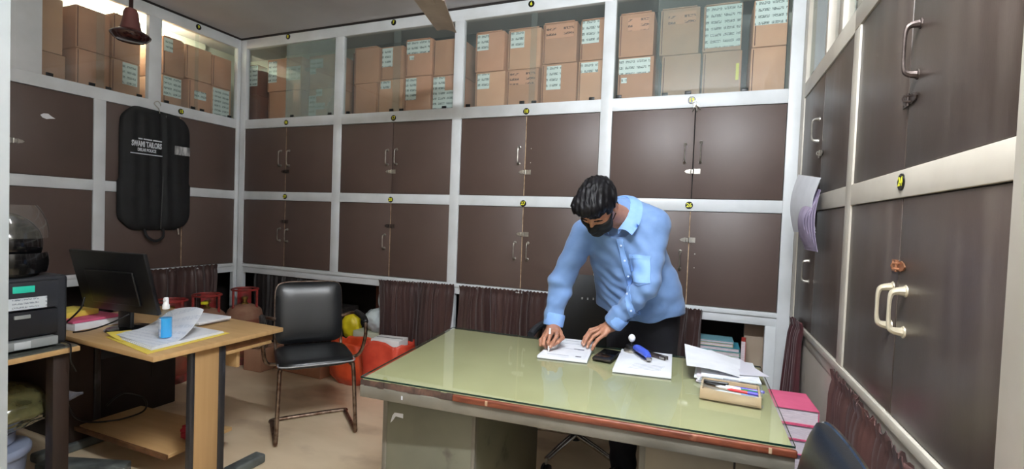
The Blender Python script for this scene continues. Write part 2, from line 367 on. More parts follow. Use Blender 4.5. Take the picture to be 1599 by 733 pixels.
# ------------------------------------------------------------------ room shell
S = 1.12                                  # survey units to metres, measured from the camera station
YB, XL, XR = 3.36, -4.188, 0.5017         # cabinet fronts: back, left, right
ZT = lambda z: 1.38 + (z - 1.38) * S
GT, GB, T1, B1, T2, B2 = 2.9135, 2.2434, 2.1568, 1.5632, 1.4854, 0.8712
ZC = 3.012
def struct(name, mb, m, parent=None, **k):
    o = mb.build(name, m, parent, **k)
    if parent is None: o['kind'] = 'structure'
    return o
struct('floor', MB().box((-4.8, -1.3, -.1), (1.15, 4.0, 0)), M_FLOOR)
struct('ceiling', MB().box((-4.8, -1.3, ZC), (1.15, 4.0, ZC + .1)), M_CEIL)
struct('wall_back', MB().box((-4.8, 3.9, 0), (1.15, 4.0, ZC)), M_SHELLW)
struct('wall_left', MB().box((-4.8, -1.2, 0), (-4.72, 3.9, ZC)), M_SHELLW)
struct('wall_right', MB().box((1.05, -1.2, 0), (1.15, 3.9, ZC)), M_WALL)
struct('wall_rear', MB().box((-4.72, -1.3, 0), (-.95, -1.2, ZC)).box((.05, -1.3, 0), (1.05, -1.2, ZC)).box((-.95, -1.3, 2.2), (.05, -1.2, ZC)), M_WALL)
wl = struct('wall_partition', MB().box((-1.56, .47, 0), (-1.388, .567, ZC)), M_JAMB, bevel=.003)
sg = thing('notice_sign', 'narrow red enamel sign fixed on the grey post', 'sign', (-1.388, .50, 1.6))
MB().box((-1.387, .474, 1.585), (-1.379, .5425, 1.752)).build('sign_plate', M_RED, sg, bevel=.002)

class Wall:
    def __init__(s, o, a, n): s.o, s.a, s.n = Vector(o), Vector(a), Vector(n)
    def p(s, t, d, z): return s.o + s.a * t + s.n * d + Vector((0, 0, z))
    def box(s, mb, t0, t1, d0, d1, z0, z1, mi=0):
        return mb.box(s.p(t0, d0, z0), s.p(t1, d1, z1), mi)
    def mw(s, t, d, z):
        up = Vector((0, 0, 1)); r = up.cross(s.n)
        p = s.p(t, d, z)
        return Matrix(((r.x, up.x, s.n.x, p.x), (r.y, up.y, s.n.y, p.y), (r.z, up.z, s.n.z, p.z), (0, 0, 0, 1)))
WB = Wall((0, YB, 0), (1, 0, 0), (0, -1, 0))
WL = Wall((XL, 0, 0), (0, 1, 0), (1, 0, 0))
WR = Wall((XR, 0, 0), (0, 1, 0), (-1, 0, 0))

# white built-in frames (posts and rails)
def frame(name, W, posts, rails, m, lower):
    root = thing(name, None, None); root['kind'] = 'structure'; del_lbl = root
    for (a, b, z0, z1) in posts: W.box(MB(), a, b, -.045, 0, z0, z1).build('post', m, root, bevel=.002)
    for (a, b, z0, z1, d) in rails: W.box(MB(), a, b, -.045, d, z0, z1).build('rail', m, root, bevel=.002)
    for (a, b, z0, z1) in lower: W.box(MB(), a, b, -.05, -.002, z0, z1).build('lower_post', m, root, bevel=.002)
    return root
bx = [v * S for v in (-3.681, -2.727, -2.651, -1.678, -1.606, -.636, -.563, .386)]
frame('trim_1', WB,
      [(XL, bx[0], 0, ZC), (bx[1], bx[2], B2, GT), (bx[3], bx[4], B2, GT), (bx[5], bx[6], B2, GT), (bx[7], XR, 0, ZC)],
      [(bx[0], bx[7], GT, ZC, -.0005), (bx[0], bx[7], T1, GB, -.0005), (bx[0], bx[7], T2, B1, -.0005), (bx[0], bx[7], B2 - .03, B2, .004), (bx[0], bx[7], B2 - .085, B2 - .03, -.006)],
      M_WHITE, [(bx[3] + .012, bx[4] - .012, 0, B2 - .085), (bx[7] - .06, bx[7], 0, B2 - .085)])
ly = [v * S for v in (.97, 1.529, 1.937, 2.005, 2.967)]
frame('trim_2', WL,
      [(ly[4], YB - .0005, 0, ZC), (ly[2], ly[3], B2, T1), (2.2664 * S, 2.3517 * S, GB, GT), (1.38 * S, 1.667 * S, GB, GT), (.2, .24, 0, GB)],
      [(.2, ly[4], GT, ZC, -.0005), (.2, ly[4], T1, GB, -.0005), (.24, ly[4], T2, B1, -.0005), (.24, ly[4], B2 - .03, B2, .004), (.24, ly[4], B2 - .085, B2 - .03, -.006)],
      M_WHITE, [])
ry = [v * S for v in (2.9116, 2.0, 1.9314, 1.0059)]
frame('trim_3', WR,
      [(ry[0], YB - .001, 0, ZC), (ry[2], ry[1], B2, T1 + .002), (.2, ry[3], 0, ZC), (2.44 * S, 2.47 * S, GB, GT), (2.18 * S, 2.24 * S, GB, GT), (1.93 * S, 1.98 * S, GB, GT)],
      [(ry[3], ry[0], GT, ZC, -.0005), (ry[1], ry[0], T1, GB, -.0005), (ry[3], ry[1], T1 + .006, GB, -.0005), (ry[3], ry[0], T2, B1, -.0005), (ry[3], ry[0], B2 - .03, B2, .004), (ry[3], ry[0], B2 - .085, B2 - .03, -.006)],
      M_CREAM, [])
MB().box((XL - .03, YB - .012, ZC - .014), (XR, YB + .02, ZC)).build('trim_4', M_DARK)['kind'] = 'structure'
MB().box((XL - .02, .2, ZC - .014), (XL + .012, YB - .012, ZC)).build('trim_5', M_DARK)['kind'] = 'structure'

# ceiling tube that lights the room, above the frame
tl = thing('tube_light', 'white fluorescent tube on a batten under the ceiling near the camera', 'light', TUBE_C)
em = bpy.data.materials.new('lit_fluorescent_tube'); em.use_nodes = True
_b = em.node_tree.nodes['Principled BSDF']; _b.inputs['Base Color'].default_value = (.9, .9, .9, 1)
_b.inputs['Emission Color'].default_value = (*TUBE_COL, 1); _b.inputs['Emission Strength'].default_value = TUBE_STRENGTH
_x, _y, _z = TUBE_C
MB().tube([(_x - TUBE_L / 2, _y, _z), (_x + TUBE_L / 2, _y, _z)], TUBE_R, 12).build('tube', em, tl)
MB().box((_x - TUBE_L / 2 - .03, _y - .025, _z + .045), (_x + TUBE_L / 2 + .03, _y + .025, ZC)).build('batten', M_WPLAS, tl, bevel=.004)
for s_ in (-1, 1): MB().box((_x + s_ * TUBE_L / 2 - .012, _y - .016, _z - .016), (_x + s_ * TUBE_L / 2 + .012, _y + .016, _z + .05)).build('end_holder', M_WPLAS, tl, bevel=.003)
# ------------------------------------------------------------------ cabinets
def handle(W, t, zt, zb, parent, m, reach=.032, r=.0055, big=False):
    zm = (zt + zb) / 2; h = (zt - zb) / 2
    pts = [W.p(t, 0, zt), W.p(t, reach * .75, zt - h * .06), W.p(t, reach, zt - h * .32), W.p(t, reach * 1.04, zm), W.p(t, reach, zb + h * .32), W.p(t, reach * .75, zb + h * .06), W.p(t, 0, zb)]
    P = smoothpath(pts, 4); n = len(P)
    rr = [r * (1.7 - 1.1 * math.sin(math.pi * i / (n - 1))) for i in range(n)]
    mb = MB().tube(P, rr, 8)
    for z in (zt, zb): mb.lathe([(r * 2.1, 0), (r * 2.0, .003), (r * 1.2, .005)], W.p(t, 0, z), 10, axis=W.n)
    return mb.build('handle', m, parent)
def hasp(W, t, z, parent, m, side=1):
    a = side
    mb = MB(); w = .045
    poly = [(-.052, 0), (-.040, .010), (-.028, .012), (-.022, .015), (.0, .012), (.004, .0165), (w, .0165), (w, -.0165), (.004, -.0165), (.0, -.012), (-.022, -.015), (-.028, -.012), (-.040, -.010)]
    mb.prism(poly, lambda x, y: W.p(t + a * x, .001, z + y), lambda x, y: W.p(t + a * x, .0045, z + y))
    mb.tube([W.p(t - a * .012, .004, z + .008), W.p(t - a * .012, .020, z + .007), W.p(t - a * .012, .022, z), W.p(t - a * .012, .020, z - .007), W.p(t - a * .012, .004, z - .008)], .0028, 6)
    mb.tube([W.p(t + a * .004, .006, z - .017), W.p(t + a * .004, .006, z + .017)], .0042, 8)
    for dx, dz in ((.018, .009), (.018, -.009), (.036, .009), (.036, -.009)):
        mb.lathe([(.0032, 0), (.003, .0016), (.001, .0022)], W.p(t + a * dx, .0045, z + dz), 8, axis=W.n)
    mb.build('hasp', m, parent, smooth=40)
def plate(W, t, z, txt, parent, r=.024, m=None):
    o = MB().lathe([(r, 0), (r, .003), (r * .94, .004)], W.p(t, 0.0, z), 20, axis=W.n).build('number_plate', M_PLATE, parent)
    text_obj('digits', txt, m or M_YEL, r * 1.42, W.mw(t, .0046, z), o, .0004)
DTH = .020
def cabinet(W, t0, t1, z0, z1, split, label, handles=(), hz=None, num=None, m=M_DOOR, hm=M_STEEL, pm=None, strip=True, screws=(), hr=.0055, reach=.032, single=False, open_=0.0, gap=.0035):
    c = W.p((t0 + t1) / 2, -.02, z0)
    root = thing('storage_cabinet', label, 'cabinet', c, 'wooden storage cabinets')
    ca = MB(); W.box(ca, t0 - .01, t1 + .01, -.50, -DTH - .012, z0 - .008, z1 + .008)
    ca.build('carcass', M_DARK, root)
    doors = []
    for (a, b) in (((t0 + gap, split - gap), (split + gap, t1 - gap)) if not single else ((t0 + gap, t1 - gap),)):
        d = MB(); W.box(d, a, b, -DTH - .006, -.006, z0 + gap, z1 - gap)
        doors.append(d.build('door', m, root, bevel=.0015))
    if strip and not single:
        e = MB(); W.box(e, split - gap + .0005, split + gap - .0005, -DTH - .006, -.0085, z0 + gap, z1 - gap); e.build('edge_strip', M_EDGE, root)
    W2 = Wall(W.p(0, -.006, 0), W.a, W.n)
    for (t, zt, zb) in handles:
        handle(W2, t, zt, zb, doors[0] if (single or t < split) else doors[-1], hm, reach, hr)
    if hz is not None: hasp(W2, hz[0], hz[1], root, hz[2] if len(hz) > 2 else hm, hz[3] if len(hz) > 3 else 1)
    if screws:
        for (t, z) in screws:
            MB().lathe([(.004, 0), (.0035, .002), (.001, .003)], W2.p(t, 0, z), 8, axis=W.n).build('screw', M_STEEL, root)
    if num: plate(W, num[0], num[1], num[2], root)
    return root
u = lambda v: v * S
def hh(t, a, b): return (u(t), ZT(a), ZT(b))
cabinet(WB, bx[0], bx[1], B1, T1, u(-3.215), 'dark brown two-door cabinet numbered 16 with pair of handles above hasp', [hh(-3.266, 1.879, 1.758), hh(-3.177, 1.879, 1.758)], (u(-3.215), ZT(1.711), M_DSTEEL), (u(-3.214), ZT(2.11), '16'))
cabinet(WB, bx[2], bx[3], B1, T1, u(-2.170), 'dark brown two-door cabinet numbered 17 with bright steel hasp', [hh(-2.211, 1.867, 1.76), hh(-2.134, 1.87, 1.763)], (u(-2.179), ZT(1.708)), (u(-2.167), ZT(2.101), '17'), strip=False)
cabinet(WB, bx[4], bx[5], B1, T1, u(-1.124), 'dark brown two-door cabinet numbered 18 with one handle on left door', [hh(-1.166, 1.867, 1.757)], (u(-1.120), ZT(1.702)), (u(-1.126), ZT(2.10), '18'), screws=[(u(-1.084), ZT(1.856)), (u(-1.085), ZT(1.764))])
cabinet(WB, bx[6], bx[7], B1, T1, u(-.083), 'brown two-door cabinet numbered 19 with two slim handles and keys above', [hh(-.130, 1.863, 1.756), hh(-.044, 1.873, 1.756)], (u(-.082), ZT(1.704)), (u(-.107), ZT(2.116), '19'), strip=False)
cabinet(WB, bx[0], bx[1], B2, T2, u(-3.211), 'dark brown two-door cabinet numbered 29 behind the black armchair', [hh(-3.258, 1.242, 1.142), hh(-3.178, 1.236, 1.138)], (u(-3.216), ZT(1.301), M_DSTEEL), (u(-3.208), ZT(1.506), '29'))
cabinet(WB, bx[2], bx[3], B2, T2, u(-2.172), 'dark brown two-door cabinet numbered 28 above the orange bags, one handle', [hh(-2.217, 1.237, 1.137)], (u(-2.176), ZT(1.305), M_DSTEEL), (u(-2.171), ZT(1.50), '28'))
cabinet(WB, bx[4], bx[5], B2, T2, u(-1.124), 'dark brown two-door cabinet numbered 27 left of the standing man', [hh(-1.172, 1.234, 1.127), hh(-1.081, 1.235, 1.127)], (u(-1.119), ZT(1.292)), (u(-1.123), ZT(1.495), '27'))
cabinet(WB, bx[6], bx[7], B2, T2, u(-.085), 'brown two-door cabinet numbered 26 behind the standing man', [hh(-.130, 1.236, 1.134)], (u(-.091), ZT(1.305)), (u(-.093), ZT(1.507), '26'), screws=[(u(-.05), ZT(1.225)), (u(-.05), ZT(1.145))])
cabinet(WL, ly[3], ly[4], B1, T1, u(2.50), 'dark brown two-door cabinet numbered 15 behind the hanging garment bag', [], None, (u(2.498), ZT(2.112), '15'))
cabinet(WL, ly[3], ly[4], B2, T2, u(2.522), 'dark brown two-door cabinet under the hanging garment bag', [])
WLs = cabinet(WL, ly[0], ly[2], B1, T1, u(1.47), 'dark brown cabinet door with torn white patch beside near post', [], (u(1.545), ZT(1.735), M_STEEL, -1), None, single=False)
MB().prism([(-.030, .004), (-.012, .018), (.012, .020), (.030, .006), (.052, -.006), (.022, -.012), (.004, -.018), (-.018, -.012)], lambda x, y: WL.p(u(1.69) + x, -.0062, ZT(1.905) + y), lambda x, y: WL.p(u(1.69) + x, -.0050, ZT(1.905) + y)).build('torn_patch', M_PAPER, WLs)
cabinet(WL, ly[0], ly[2], B2, T2, u(1.2), 'dark brown cabinet door behind the printer and helmet', [], single=True)
M_RH = M_DSTEEL
cabinet(WR, ry[1], ry[0], B1, T1, u(2.455), 'dusty grey-brown two-door cabinet above the hanging papers', [(u(2.525), ZT(1.885), ZT(1.787))], (u(2.46), ZT(1.722), M_STEEL), None, m=M_DOORR, strip=False, gap=.003)
cabinet(WR, ry[1], ry[0], B2, T2, u(2.475), 'dusty grey-brown two-door cabinet below the hanging papers', [(u(2.575), ZT(1.245), ZT(1.15))], None, None, m=M_DOORR)
cabinet(WR, ry[3], ry[2], B1, T1 + .004, u(1.484), 'large dusty dark cabinet with long dark handle and broken latch', [(u(1.435), ZT(1.885), ZT(1.765))], (u(1.468), ZT(1.713), M_DSTEEL), None, m=M_DOORR, hm=M_DSTEEL, strip=False, hr=.007, reach=.032)
cabinet(WR, ry[3], ry[2], B2, T2, u(1.480), 'large dark cabinet numbered 24 with two pale handles', [(u(1.512), ZT(1.246), ZT(1.147)), (u(1.425), ZT(1.246), ZT(1.147))], (u(1.478), ZT(1.303), M_RUST), (u(1.478), ZT(1.512), '24'), m=M_DOORR, hm=mat('cream_metal', rgb(214, 204, 180), .3, metal=.4), hr=.008, reach=.034)
# bunch of keys left hanging under number 19
k = thing('key_bunch', 'small bunch of keys hanging beside number disc 19', 'keys', WB.p(u(-.085), .004, ZT(2.09)))
kb = MB().tube([WB.p(u(-.088) + .014 * math.cos(a), .006, ZT(2.096) + .014 * math.sin(a)) for a in [i * math.pi / 6 for i in range(12)]], .0018, 6, closed=True)
kb.build('ring', M_STEEL, k)
for an in (-.5, .2, .8):
    p = WB.p(u(-.082), .008, ZT(2.086)); d = Vector((math.sin(an), 0, -math.cos(an)))
    MB().tube([p, p + d * .042], .0035, 6).lathe([(.009, -.001), (.009, .001)], p + d * .008, 12, axis=Vector((0, -1, 0))).build('key', M_STEEL, k)

# glass-fronted upper cabinets
def glass_cabinet(W, t0, t1, label, num, panes, pulls, back=.50, m=M_SHELL, numt=None):
    root = thing('glass_cabinet', label, 'cabinet', W.p((t0 + t1) / 2, -.02, GB), 'glass-fronted cabinets of cartons')
    mb = MB(); W.box(mb, t0 - .03, t1 + .03, -back, -.045, T1 + .02, GB - .006)
    mb.build('shelf_floor', M_SHELL, root)
    mb = MB(); W.box(mb, t0 - .04, t1 + .04, -back - .02, -back, GB - .006, ZC - .001)
    mb.build('back_panel', m, root)
    for (a, b, layer, g) in panes:
        mb = MB(); d = -.020 - layer * .012
        W.box(mb, a, b, d - .004, d, GB + .0005, GT - .0005)
        mb.build('glass_pane', g, root, smooth=0)
    for (t, layer) in pulls:
        mb = MB(); d = -.020 - layer * .012
        W.box(mb, t - .020, t + .020, d + .0003, d + .008, GB + .002, GB + .026)
        mb.build('finger_pull', M_BLACK, root, bevel=.003)
    if num: plate(W, num[0], num[1], num[2], root)
    return root
gx = [v * S for v in (-3.681, -2.727, -2.651, -1.678, -1.606, -.636, -.563, .386)]
m0 = u(-3.30)
glass_cabinet(WB, gx[0], gx[1], 'glass-fronted cabinet of cartons under number 8 with hazy half', (u(-3.215), ZT(2.803), '8'), [(u(-3.245), gx[1], 0, GL_HAZE), (gx[0], u(-3.245) + .010, 1, GL_CLEAR)], [(u(-3.17), 0), (u(-2.78), 0)], m=M_SHELLW)
glass_cabinet(WB, gx[2], gx[3], 'glass-fronted cabinet of cartons under number 7', (u(-2.191), ZT(2.80), '7'), [(gx[2], u(-2.135), 0, GL_DUST), (u(-2.205), gx[3], 1, GL_DUST)], [(u(-2.60), 0), (u(-2.20), 0), (u(-2.12), 1), (u(-1.76), 1)])
glass_cabinet(WB, gx[4], gx[5], 'glass-fronted cabinet of cartons under number 6, third along back', (u(-1.119), ZT(2.797), '6'), [(gx[4], u(-1.08), 0, GL_DUST), (u(-1.125), gx[5], 1, GL_DUST)], [(u(-1.565), 0), (u(-1.165), 0), (u(-1.085), 1), (u(-.70), 1)])
glass_cabinet(WB, gx[6], gx[7], 'glass-fronted cabinet of cartons above number 19', (u(-.10), ZT(2.795), '5'), [(gx[6], u(.14), 0, GL_DUST), (u(-.32), gx[7], 1, GL_DUST)], [(u(-.53), 0), (u(-.26), 1), (u(-.13), 0), (u(.17), 1)])
glass_cabinet(WL, u(2.3517), ly[4], 'glass-fronted cabinet of cartons on left side under number 9', (u(2.622), ZT(2.795), '9'), [(u(2.3517), u(2.64), 0, GL_DUST), (u(2.62), ly[4], 1, GL_DUST)], [(u(2.40), 0), (u(2.60), 0), (u(2.68), 1), (u(2.92), 1)], m=M_SHELLW)
glass_cabinet(WL, u(1.667), u(2.2664), 'glass-fronted cabinet of cartons behind the hanging bell fixture', None, [(u(1.667), u(2.0), 0, GL_DUST), (u(1.96), u(2.2664), 1, GL_DUST)], [(u(1.71), 0), (u(1.93), 0), (u(2.03), 1), (u(2.22), 1)], m=M_SHELLW)
glass_cabinet(WR, ry[3], ry[0], 'narrow glass-fronted cabinet high above the hanging papers', None, [(u(2.47), ry[0], 0, GL_HAZE), (u(2.24), u(2.44), 1, GL_DUST), (u(1.98), u(2.18), 0, GL_DUST), (ry[3], u(1.93), 1, GL_DUST)], [(u(2.8), 0)])
# corner filler linings (the two runs meet in one dark corner)
# ------------------------------------------------------------------ cartons
def carton(W, t0, t1, z0, z1, label, papers=(), m=M_CARD, depth=.36, d0=-.075, group='cartons behind the sliding glass', writing=None, tape=True, flap=False):
    root = thing('carton', label, 'carton', W.p((t0 + t1) / 2, d0, z0), group)
    mb = MB(); W.box(mb, t0, t1, d0 - depth, d0, z0, z1)
    mb.build('carton_body', random.choice(CARDS) if m is M_CARD else m, root, bevel=.006)
    if tape:
        q = MB(); tm = t0 + (t1 - t0) * random.uniform(.42, .58)
        W.box(q, tm - .003, tm + .003, d0 - .02, d0 + .0006, z0 + .004, z1 - .004) if False else W.box(q, t0 + .010, t0 + .016, d0 - .002, d0 + .0006, z0 + .01, z1 - .01)
        q.build('staple_seam', M_CARDD if m is not M_CARDD else M_DARK, root, smooth=0)
    if flap:
        q = MB(); W.box(q, t0 + .01, t1 - .02, d0 - .30, d0 + .004, z1, z1 + .006); q.build('flap', m, root)
    ww, h = t1 - t0, z1 - z0
    for (a, b, c, d) in papers:
        q = MB(); W.box(q, t0 + ww * a, t0 + ww * b, d0 - .001, d0 + .0015, z0 + h * c, z0 + h * d)
        q.build('paper_label', M_LBL_A if W is WB else M_LBL_L, root, smooth=0)
    if writing:
        a, b, c, d = writing
        q = MB(); W.box(q, t0 + ww * a, t0 + ww * b, d0 - .001, d0 + .0010, z0 + h * c, z0 + h * d); q.build('handwriting', M_WRITE, root, smooth=0)
    return root
FLR = GB - .004
def stack(W, key, lo, hi, zmid, ztop, lab_lo, lab_hi, plo=(), phi=(), mlo=M_CARD, mhi=M_CARD, wlo=None, whi=None, d0=-.078, depth=.36):
    zm = ZT(zmid)
    carton(W, u(lo[0]), u(lo[1]), FLR, zm - .003, lab_lo, plo, mlo, depth, d0, writing=wlo)
    return carton(W, u(hi[0]), u(hi[1]), zm, ZT(ztop), lab_hi, phi, mhi, depth, d0 + random.uniform(-.004, .004), writing=whi, flap=random.random() < .4)
stack(WB, 'A', (-3.76, -3.621), (-3.765, -3.628), 2.377, 2.636, 'dark reddish carton lowest in corner of cabinet 8', 'dark reddish carton with taped label in corner of cabinet 8', (), [(.1, .98, .3, .97)], M_CARDD, M_CARDD)
stack(WB, 'B', (-3.496, -3.13), (-3.511, -3.134), 2.393, 2.662, 'plain lower carton second in cabinet 8, half behind hazy glass', 'upper carton with tall label and pale sheet in cabinet 8', (), [(.03, .28, .28, .93), (.56, .97, .30, .72)])
stack(WB, 'D', (-3.065, -2.76), (-3.06, -2.765), 2.387, 2.654, 'lower carton with column of labels behind hazy glass, cabinet 8', 'upper carton with L-shaped label behind hazy glass, cabinet 8', [(.05, .3, .02, .78), (.3, .5, .75, .98), (.3, .6, .3, .52)], [(.05, .5, .62, .9), (.05, .25, .45, .62)])
stack(WB, 'E', (-2.645, -2.606), (-2.645, -2.608), 2.40, 2.655, 'narrow lower carton wedged at left end of cabinet 7', 'narrow upper carton wedged at left end of cabinet 7', mlo=M_CARDD, mhi=M_CARDD, d0=-.12)
stack(WB, 'F', (-2.592, -2.385), (-2.601, -2.369), 2.398, 2.667, 'plain lower carton without label in cabinet 7', 'plain upper carton without label in cabinet 7')
stack(WB, 'G', (-2.37, -2.145), (-2.348, -2.15), 2.412, 2.656, 'lower carton with one small white label in cabinet 7', 'upper carton with tall narrow label in cabinet 7', [(.12, .52, .74, .96)], [(.06, .54, .38, .96)])
stack(WB, 'H', (-2.131, -1.902), (-2.126, -1.898), 2.418, 2.682, 'lower carton with tall three-line label in cabinet 7', 'upper carton with wide label across top, cabinet 7', [(.06, .46, .36, .96)], [(.04, .90, .62, .97), (.15, .32, .46, .57)])
stack(WB, 'I', (-1.888, -1.66), (-1.89, -1.66), 2.406, 2.662, 'lower carton covered by stepped labels at end of cabinet 7', 'plain upper carton at right end of cabinet 7', [(.03, .45, .04, .97), (.45, .95, .04, .58)])
stack(WB, 'J', (-1.541, -1.317), (-1.547, -1.33), 2.405, 2.674, 'lower carton with torn corner label, first in cabinet 6', 'upper carton with square corner label, first in cabinet 6', [(.07, .48, .55, .96)], [(.06, .46, .55, .95)])
stack(WB, 'K', (-1.303, -1.077), (-1.304, -1.069), 2.404, 2.671, 'lower carton with faint handwriting in cabinet 6', 'upper carton with square label, second in cabinet 6', (), [(.08, .5, .54, .94)], wlo=(.1, .9, .6, .95))
stack(WB, 'L', (-1.055, -.815), (-1.054, -.823), 2.421, 2.682, 'lower carton with tall label in middle of cabinet 6', 'upper carton with handwriting and no label, cabinet 6', [(.15, .56, .38, .95)], (), whi=(.1, .9, .62, .96))
stack(WB, 'M', (-.805, -.60), (-.80, -.60), 2.422, 2.677, 'lower carton with small wide label at end of cabinet 6', 'upper carton with slanted tall label at end of cabinet 6', [(.08, .62, .72, .96)], [(.05, .60, .42, .98)])
stack(WB, 'N', (-.55, -.336), (-.553, -.344), 2.419, 2.682, 'lower carton with wide torn label above cabinet 19', 'upper carton with short handwriting at left above cabinet 19', [(.02, .9, .62, .97), (.1, .26, .42, .54)], (), whi=(.25, .85, .6, .9))
stack(WB, 'O', (-.288, -.07), (-.307, -.085), 2.409, 2.681, 'plain lower carton behind dusty pane above cabinet 19', 'upper carton with handwriting behind dusty pane above cabinet 19', (), (), M_CARD2, M_CARD2, whi=(.2, .9, .66, .92))
st = stack(WB, 'P', (-.058, .15), (-.064, .143), 2.408, 2.675, 'lower carton with yellow tape strip above cabinet 19', 'upper carton nearly covered by large printed sheet', (), [(.06, .97, .08, .98)], M_CARD2, M_CARD2)
mb = MB(); WB.box(mb, u(.121), u(.137), -.078, -.0765, ZT(2.235), ZT(2.33)); yt = mb.build('yellow_tape', M_YTAPE, [o for o in COL.objects if o.get('label', '').startswith('lower carton with yellow')][0], smooth=0)
stack(WB, 'Q', (.196, .372), (.20, .372), 2.411, 2.674, 'plain orange-brown lower carton at right end above cabinet 19', 'upper carton with big label at right end above cabinet 19', (), [(.04, .97, .46, .98)])
stack(WL, 'R', (2.405, 2.549), (2.402, 2.56), 2.378, 2.657, 'lower carton with wide label under number disc 9', 'upper carton with corner label under number disc 9', [(.04, .95, .32, .96)], [(.05, .45, .62, .97)])
stack(WL, 'S', (2.60, 2.785), (2.575, 2.788), 2.40, 2.659, 'lower carton with one small label in cabinet 9', 'plain upper carton in middle of cabinet 9', [(.25, .78, .42, .68)])
stack(WL, 'T', (2.795, 2.965), (2.793, 2.965), 2.396, 2.648, 'lower carton mostly covered by label, corner of cabinet 9', 'plain upper carton in corner of cabinet 9', [(.04, .9, .05, .96)])
stack(WL, 'U', (1.65, 1.815), (1.65, 1.80), 2.312, 2.652, 'lower carton nearest near post behind left glass', 'upper carton nearest near post behind left glass', (), [(.0, .22, .5, .62)])
stack(WL, 'V', (1.868, 2.059), (1.866, 2.059), 2.39, 2.664, 'plain lower carton left of bell fixture behind glass', 'plain upper carton left of bell fixture behind glass')
stack(WL, 'W', (2.067, 2.25), (2.073, 2.25), 2.39, 2.69, 'lower carton with pale label below the bell fixture', 'upper carton directly behind the bell fixture', [(.38, .9, .34, .97)])
for i, (a, b, l, g) in enumerate([(2.26, 2.42, 'carton behind glass high at right near corner', []), (2.02, 2.16, 'carton with label high behind right glass', [(.1, .9, .4, .9)])]):
    carton(WR, u(a), u(b), FLR, FLR + .36, l, [], M_CARD, .34, -.07)
# ------------------------------------------------------------------ compartments below: boards and curtains
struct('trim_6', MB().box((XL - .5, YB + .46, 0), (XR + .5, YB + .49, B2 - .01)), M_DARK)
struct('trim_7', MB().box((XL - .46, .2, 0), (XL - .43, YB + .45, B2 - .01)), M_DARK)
struct('trim_8', MB().box((.268, YB + .14, 0), (.40, YB + .18, .76)), mat('beige_board', rgb(176, 160, 142), .6, rgb(164, 148, 130), 4))
struct('trim_9', MB().box((XR + .008, 2.0, 0), (XR + .030, YB - .04, B2 - .086)), M_WALL)
def curtain(W, t0, t1, zt0, zt1, zb, label, m, pleats, amp=.018, d=.012, t0b=None, t1b=None, dbulge=0.0, seed=0, group='curtains under the cabinets', ruffle=.012, slack=0.0):
    rnd = random.Random(seed); n = max(40, int(pleats * 9))
    ph = [rnd.uniform(0, 6.28) for _ in range(6)]
    t0b = t0 if t0b is None else t0b; t1b = t1 if t1b is None else t1b
    def wob(x): return x + .35 / pleats * math.sin(2 * math.pi * (x * pleats * .37) + ph[0]) + .2 / pleats * math.sin(2 * math.pi * x * pleats * .81 + ph[1])
    def fn(a, v):
        zt = zt0 + (zt1 - zt0) * a - slack * math.sin(math.pi * a)
        zt += ruffle * math.sin(2 * math.pi * a * pleats * 1.9 + ph[2]) * .4
        z = zt + (zb - zt) * v
        s = wob(a); amp_v = amp * (.55 + .6 * v) * (1 + .4 * math.sin(2 * math.pi * a * 3.1 + ph[4]))
        dd = d + amp + amp_v * math.sin(2 * math.pi * s * pleats) + .35 * amp_v * math.sin(2 * math.pi * s * pleats * 2.3 + ph[3] + v)
        dd -= amp * .7 * math.exp(-((v - .05) / .03) ** 2)
        ta = t0 + (t1 - t0) * a; tb = t0b + (t1b - t0b) * a
        t = ta + (tb - ta) * v + .006 * math.sin(9 * v + 14 * a + ph[5])
        return W.p(t, dd + dbulge * v, z)
    vs = [0, .025, .05, .075, .12, .2, .32, .46, .6, .75, .88, 1]
    mb = MB()
    def f2(a, v):
        x = v * (len(vs) - 1); i = min(int(x), len(vs) - 2); return fn(a, vs[i] + (vs[i + 1] - vs[i]) * (x - i))
    mb.sheet(f2, n, len(vs), .0025)
    o = mb.build('curtain', m, None, smooth=70)
    return tag(o, label, 'curtain', group)
curtain(WB, -3.97, -2.96, .835, .83, .12, 'black curtain behind the black armchair', M_CURTB, 14, .012, -.03, seed=1, slack=.02)
curtain(WB, -2.51, -1.80, .842, .862, .06, 'dark brown satin curtain beside the orange bags', M_CURT, 15, .014, .004, t0b=-2.47, t1b=-1.84, seed=2)
curtain(WB, -1.755, -.80, .858, .868, .06, 'brown curtain behind the desk, left of the swivel chair', M_CURT, 17, .014, .004, seed=3)
curtain(WB, -.17, .012, .855, .85, .06, 'short brown curtain beside the stacked books', M_CURT, 5, .014, .004, t1b=-.02, seed=4)
curtain(WL, 2.30, 3.14, .862, .872, .10, 'dark brown curtain behind the red gas cylinders', M_CURT, 12, .014, .004, seed=5)
curtain(WR, 2.90, 3.20, .90, .885, .12, 'narrow maroon curtain in the right corner', M_CURTM, 4, .014, .004, t0b=2.78, t1b=3.27, dbulge=.03, seed=6)
curtain(WR, 1.02, 2.215, .806, .846, .05, 'long rust-brown ruffled curtain beside the near chair', M_CURTR, 21, .013, .002, t1b=2.19, dbulge=.008, seed=8, ruffle=.022)

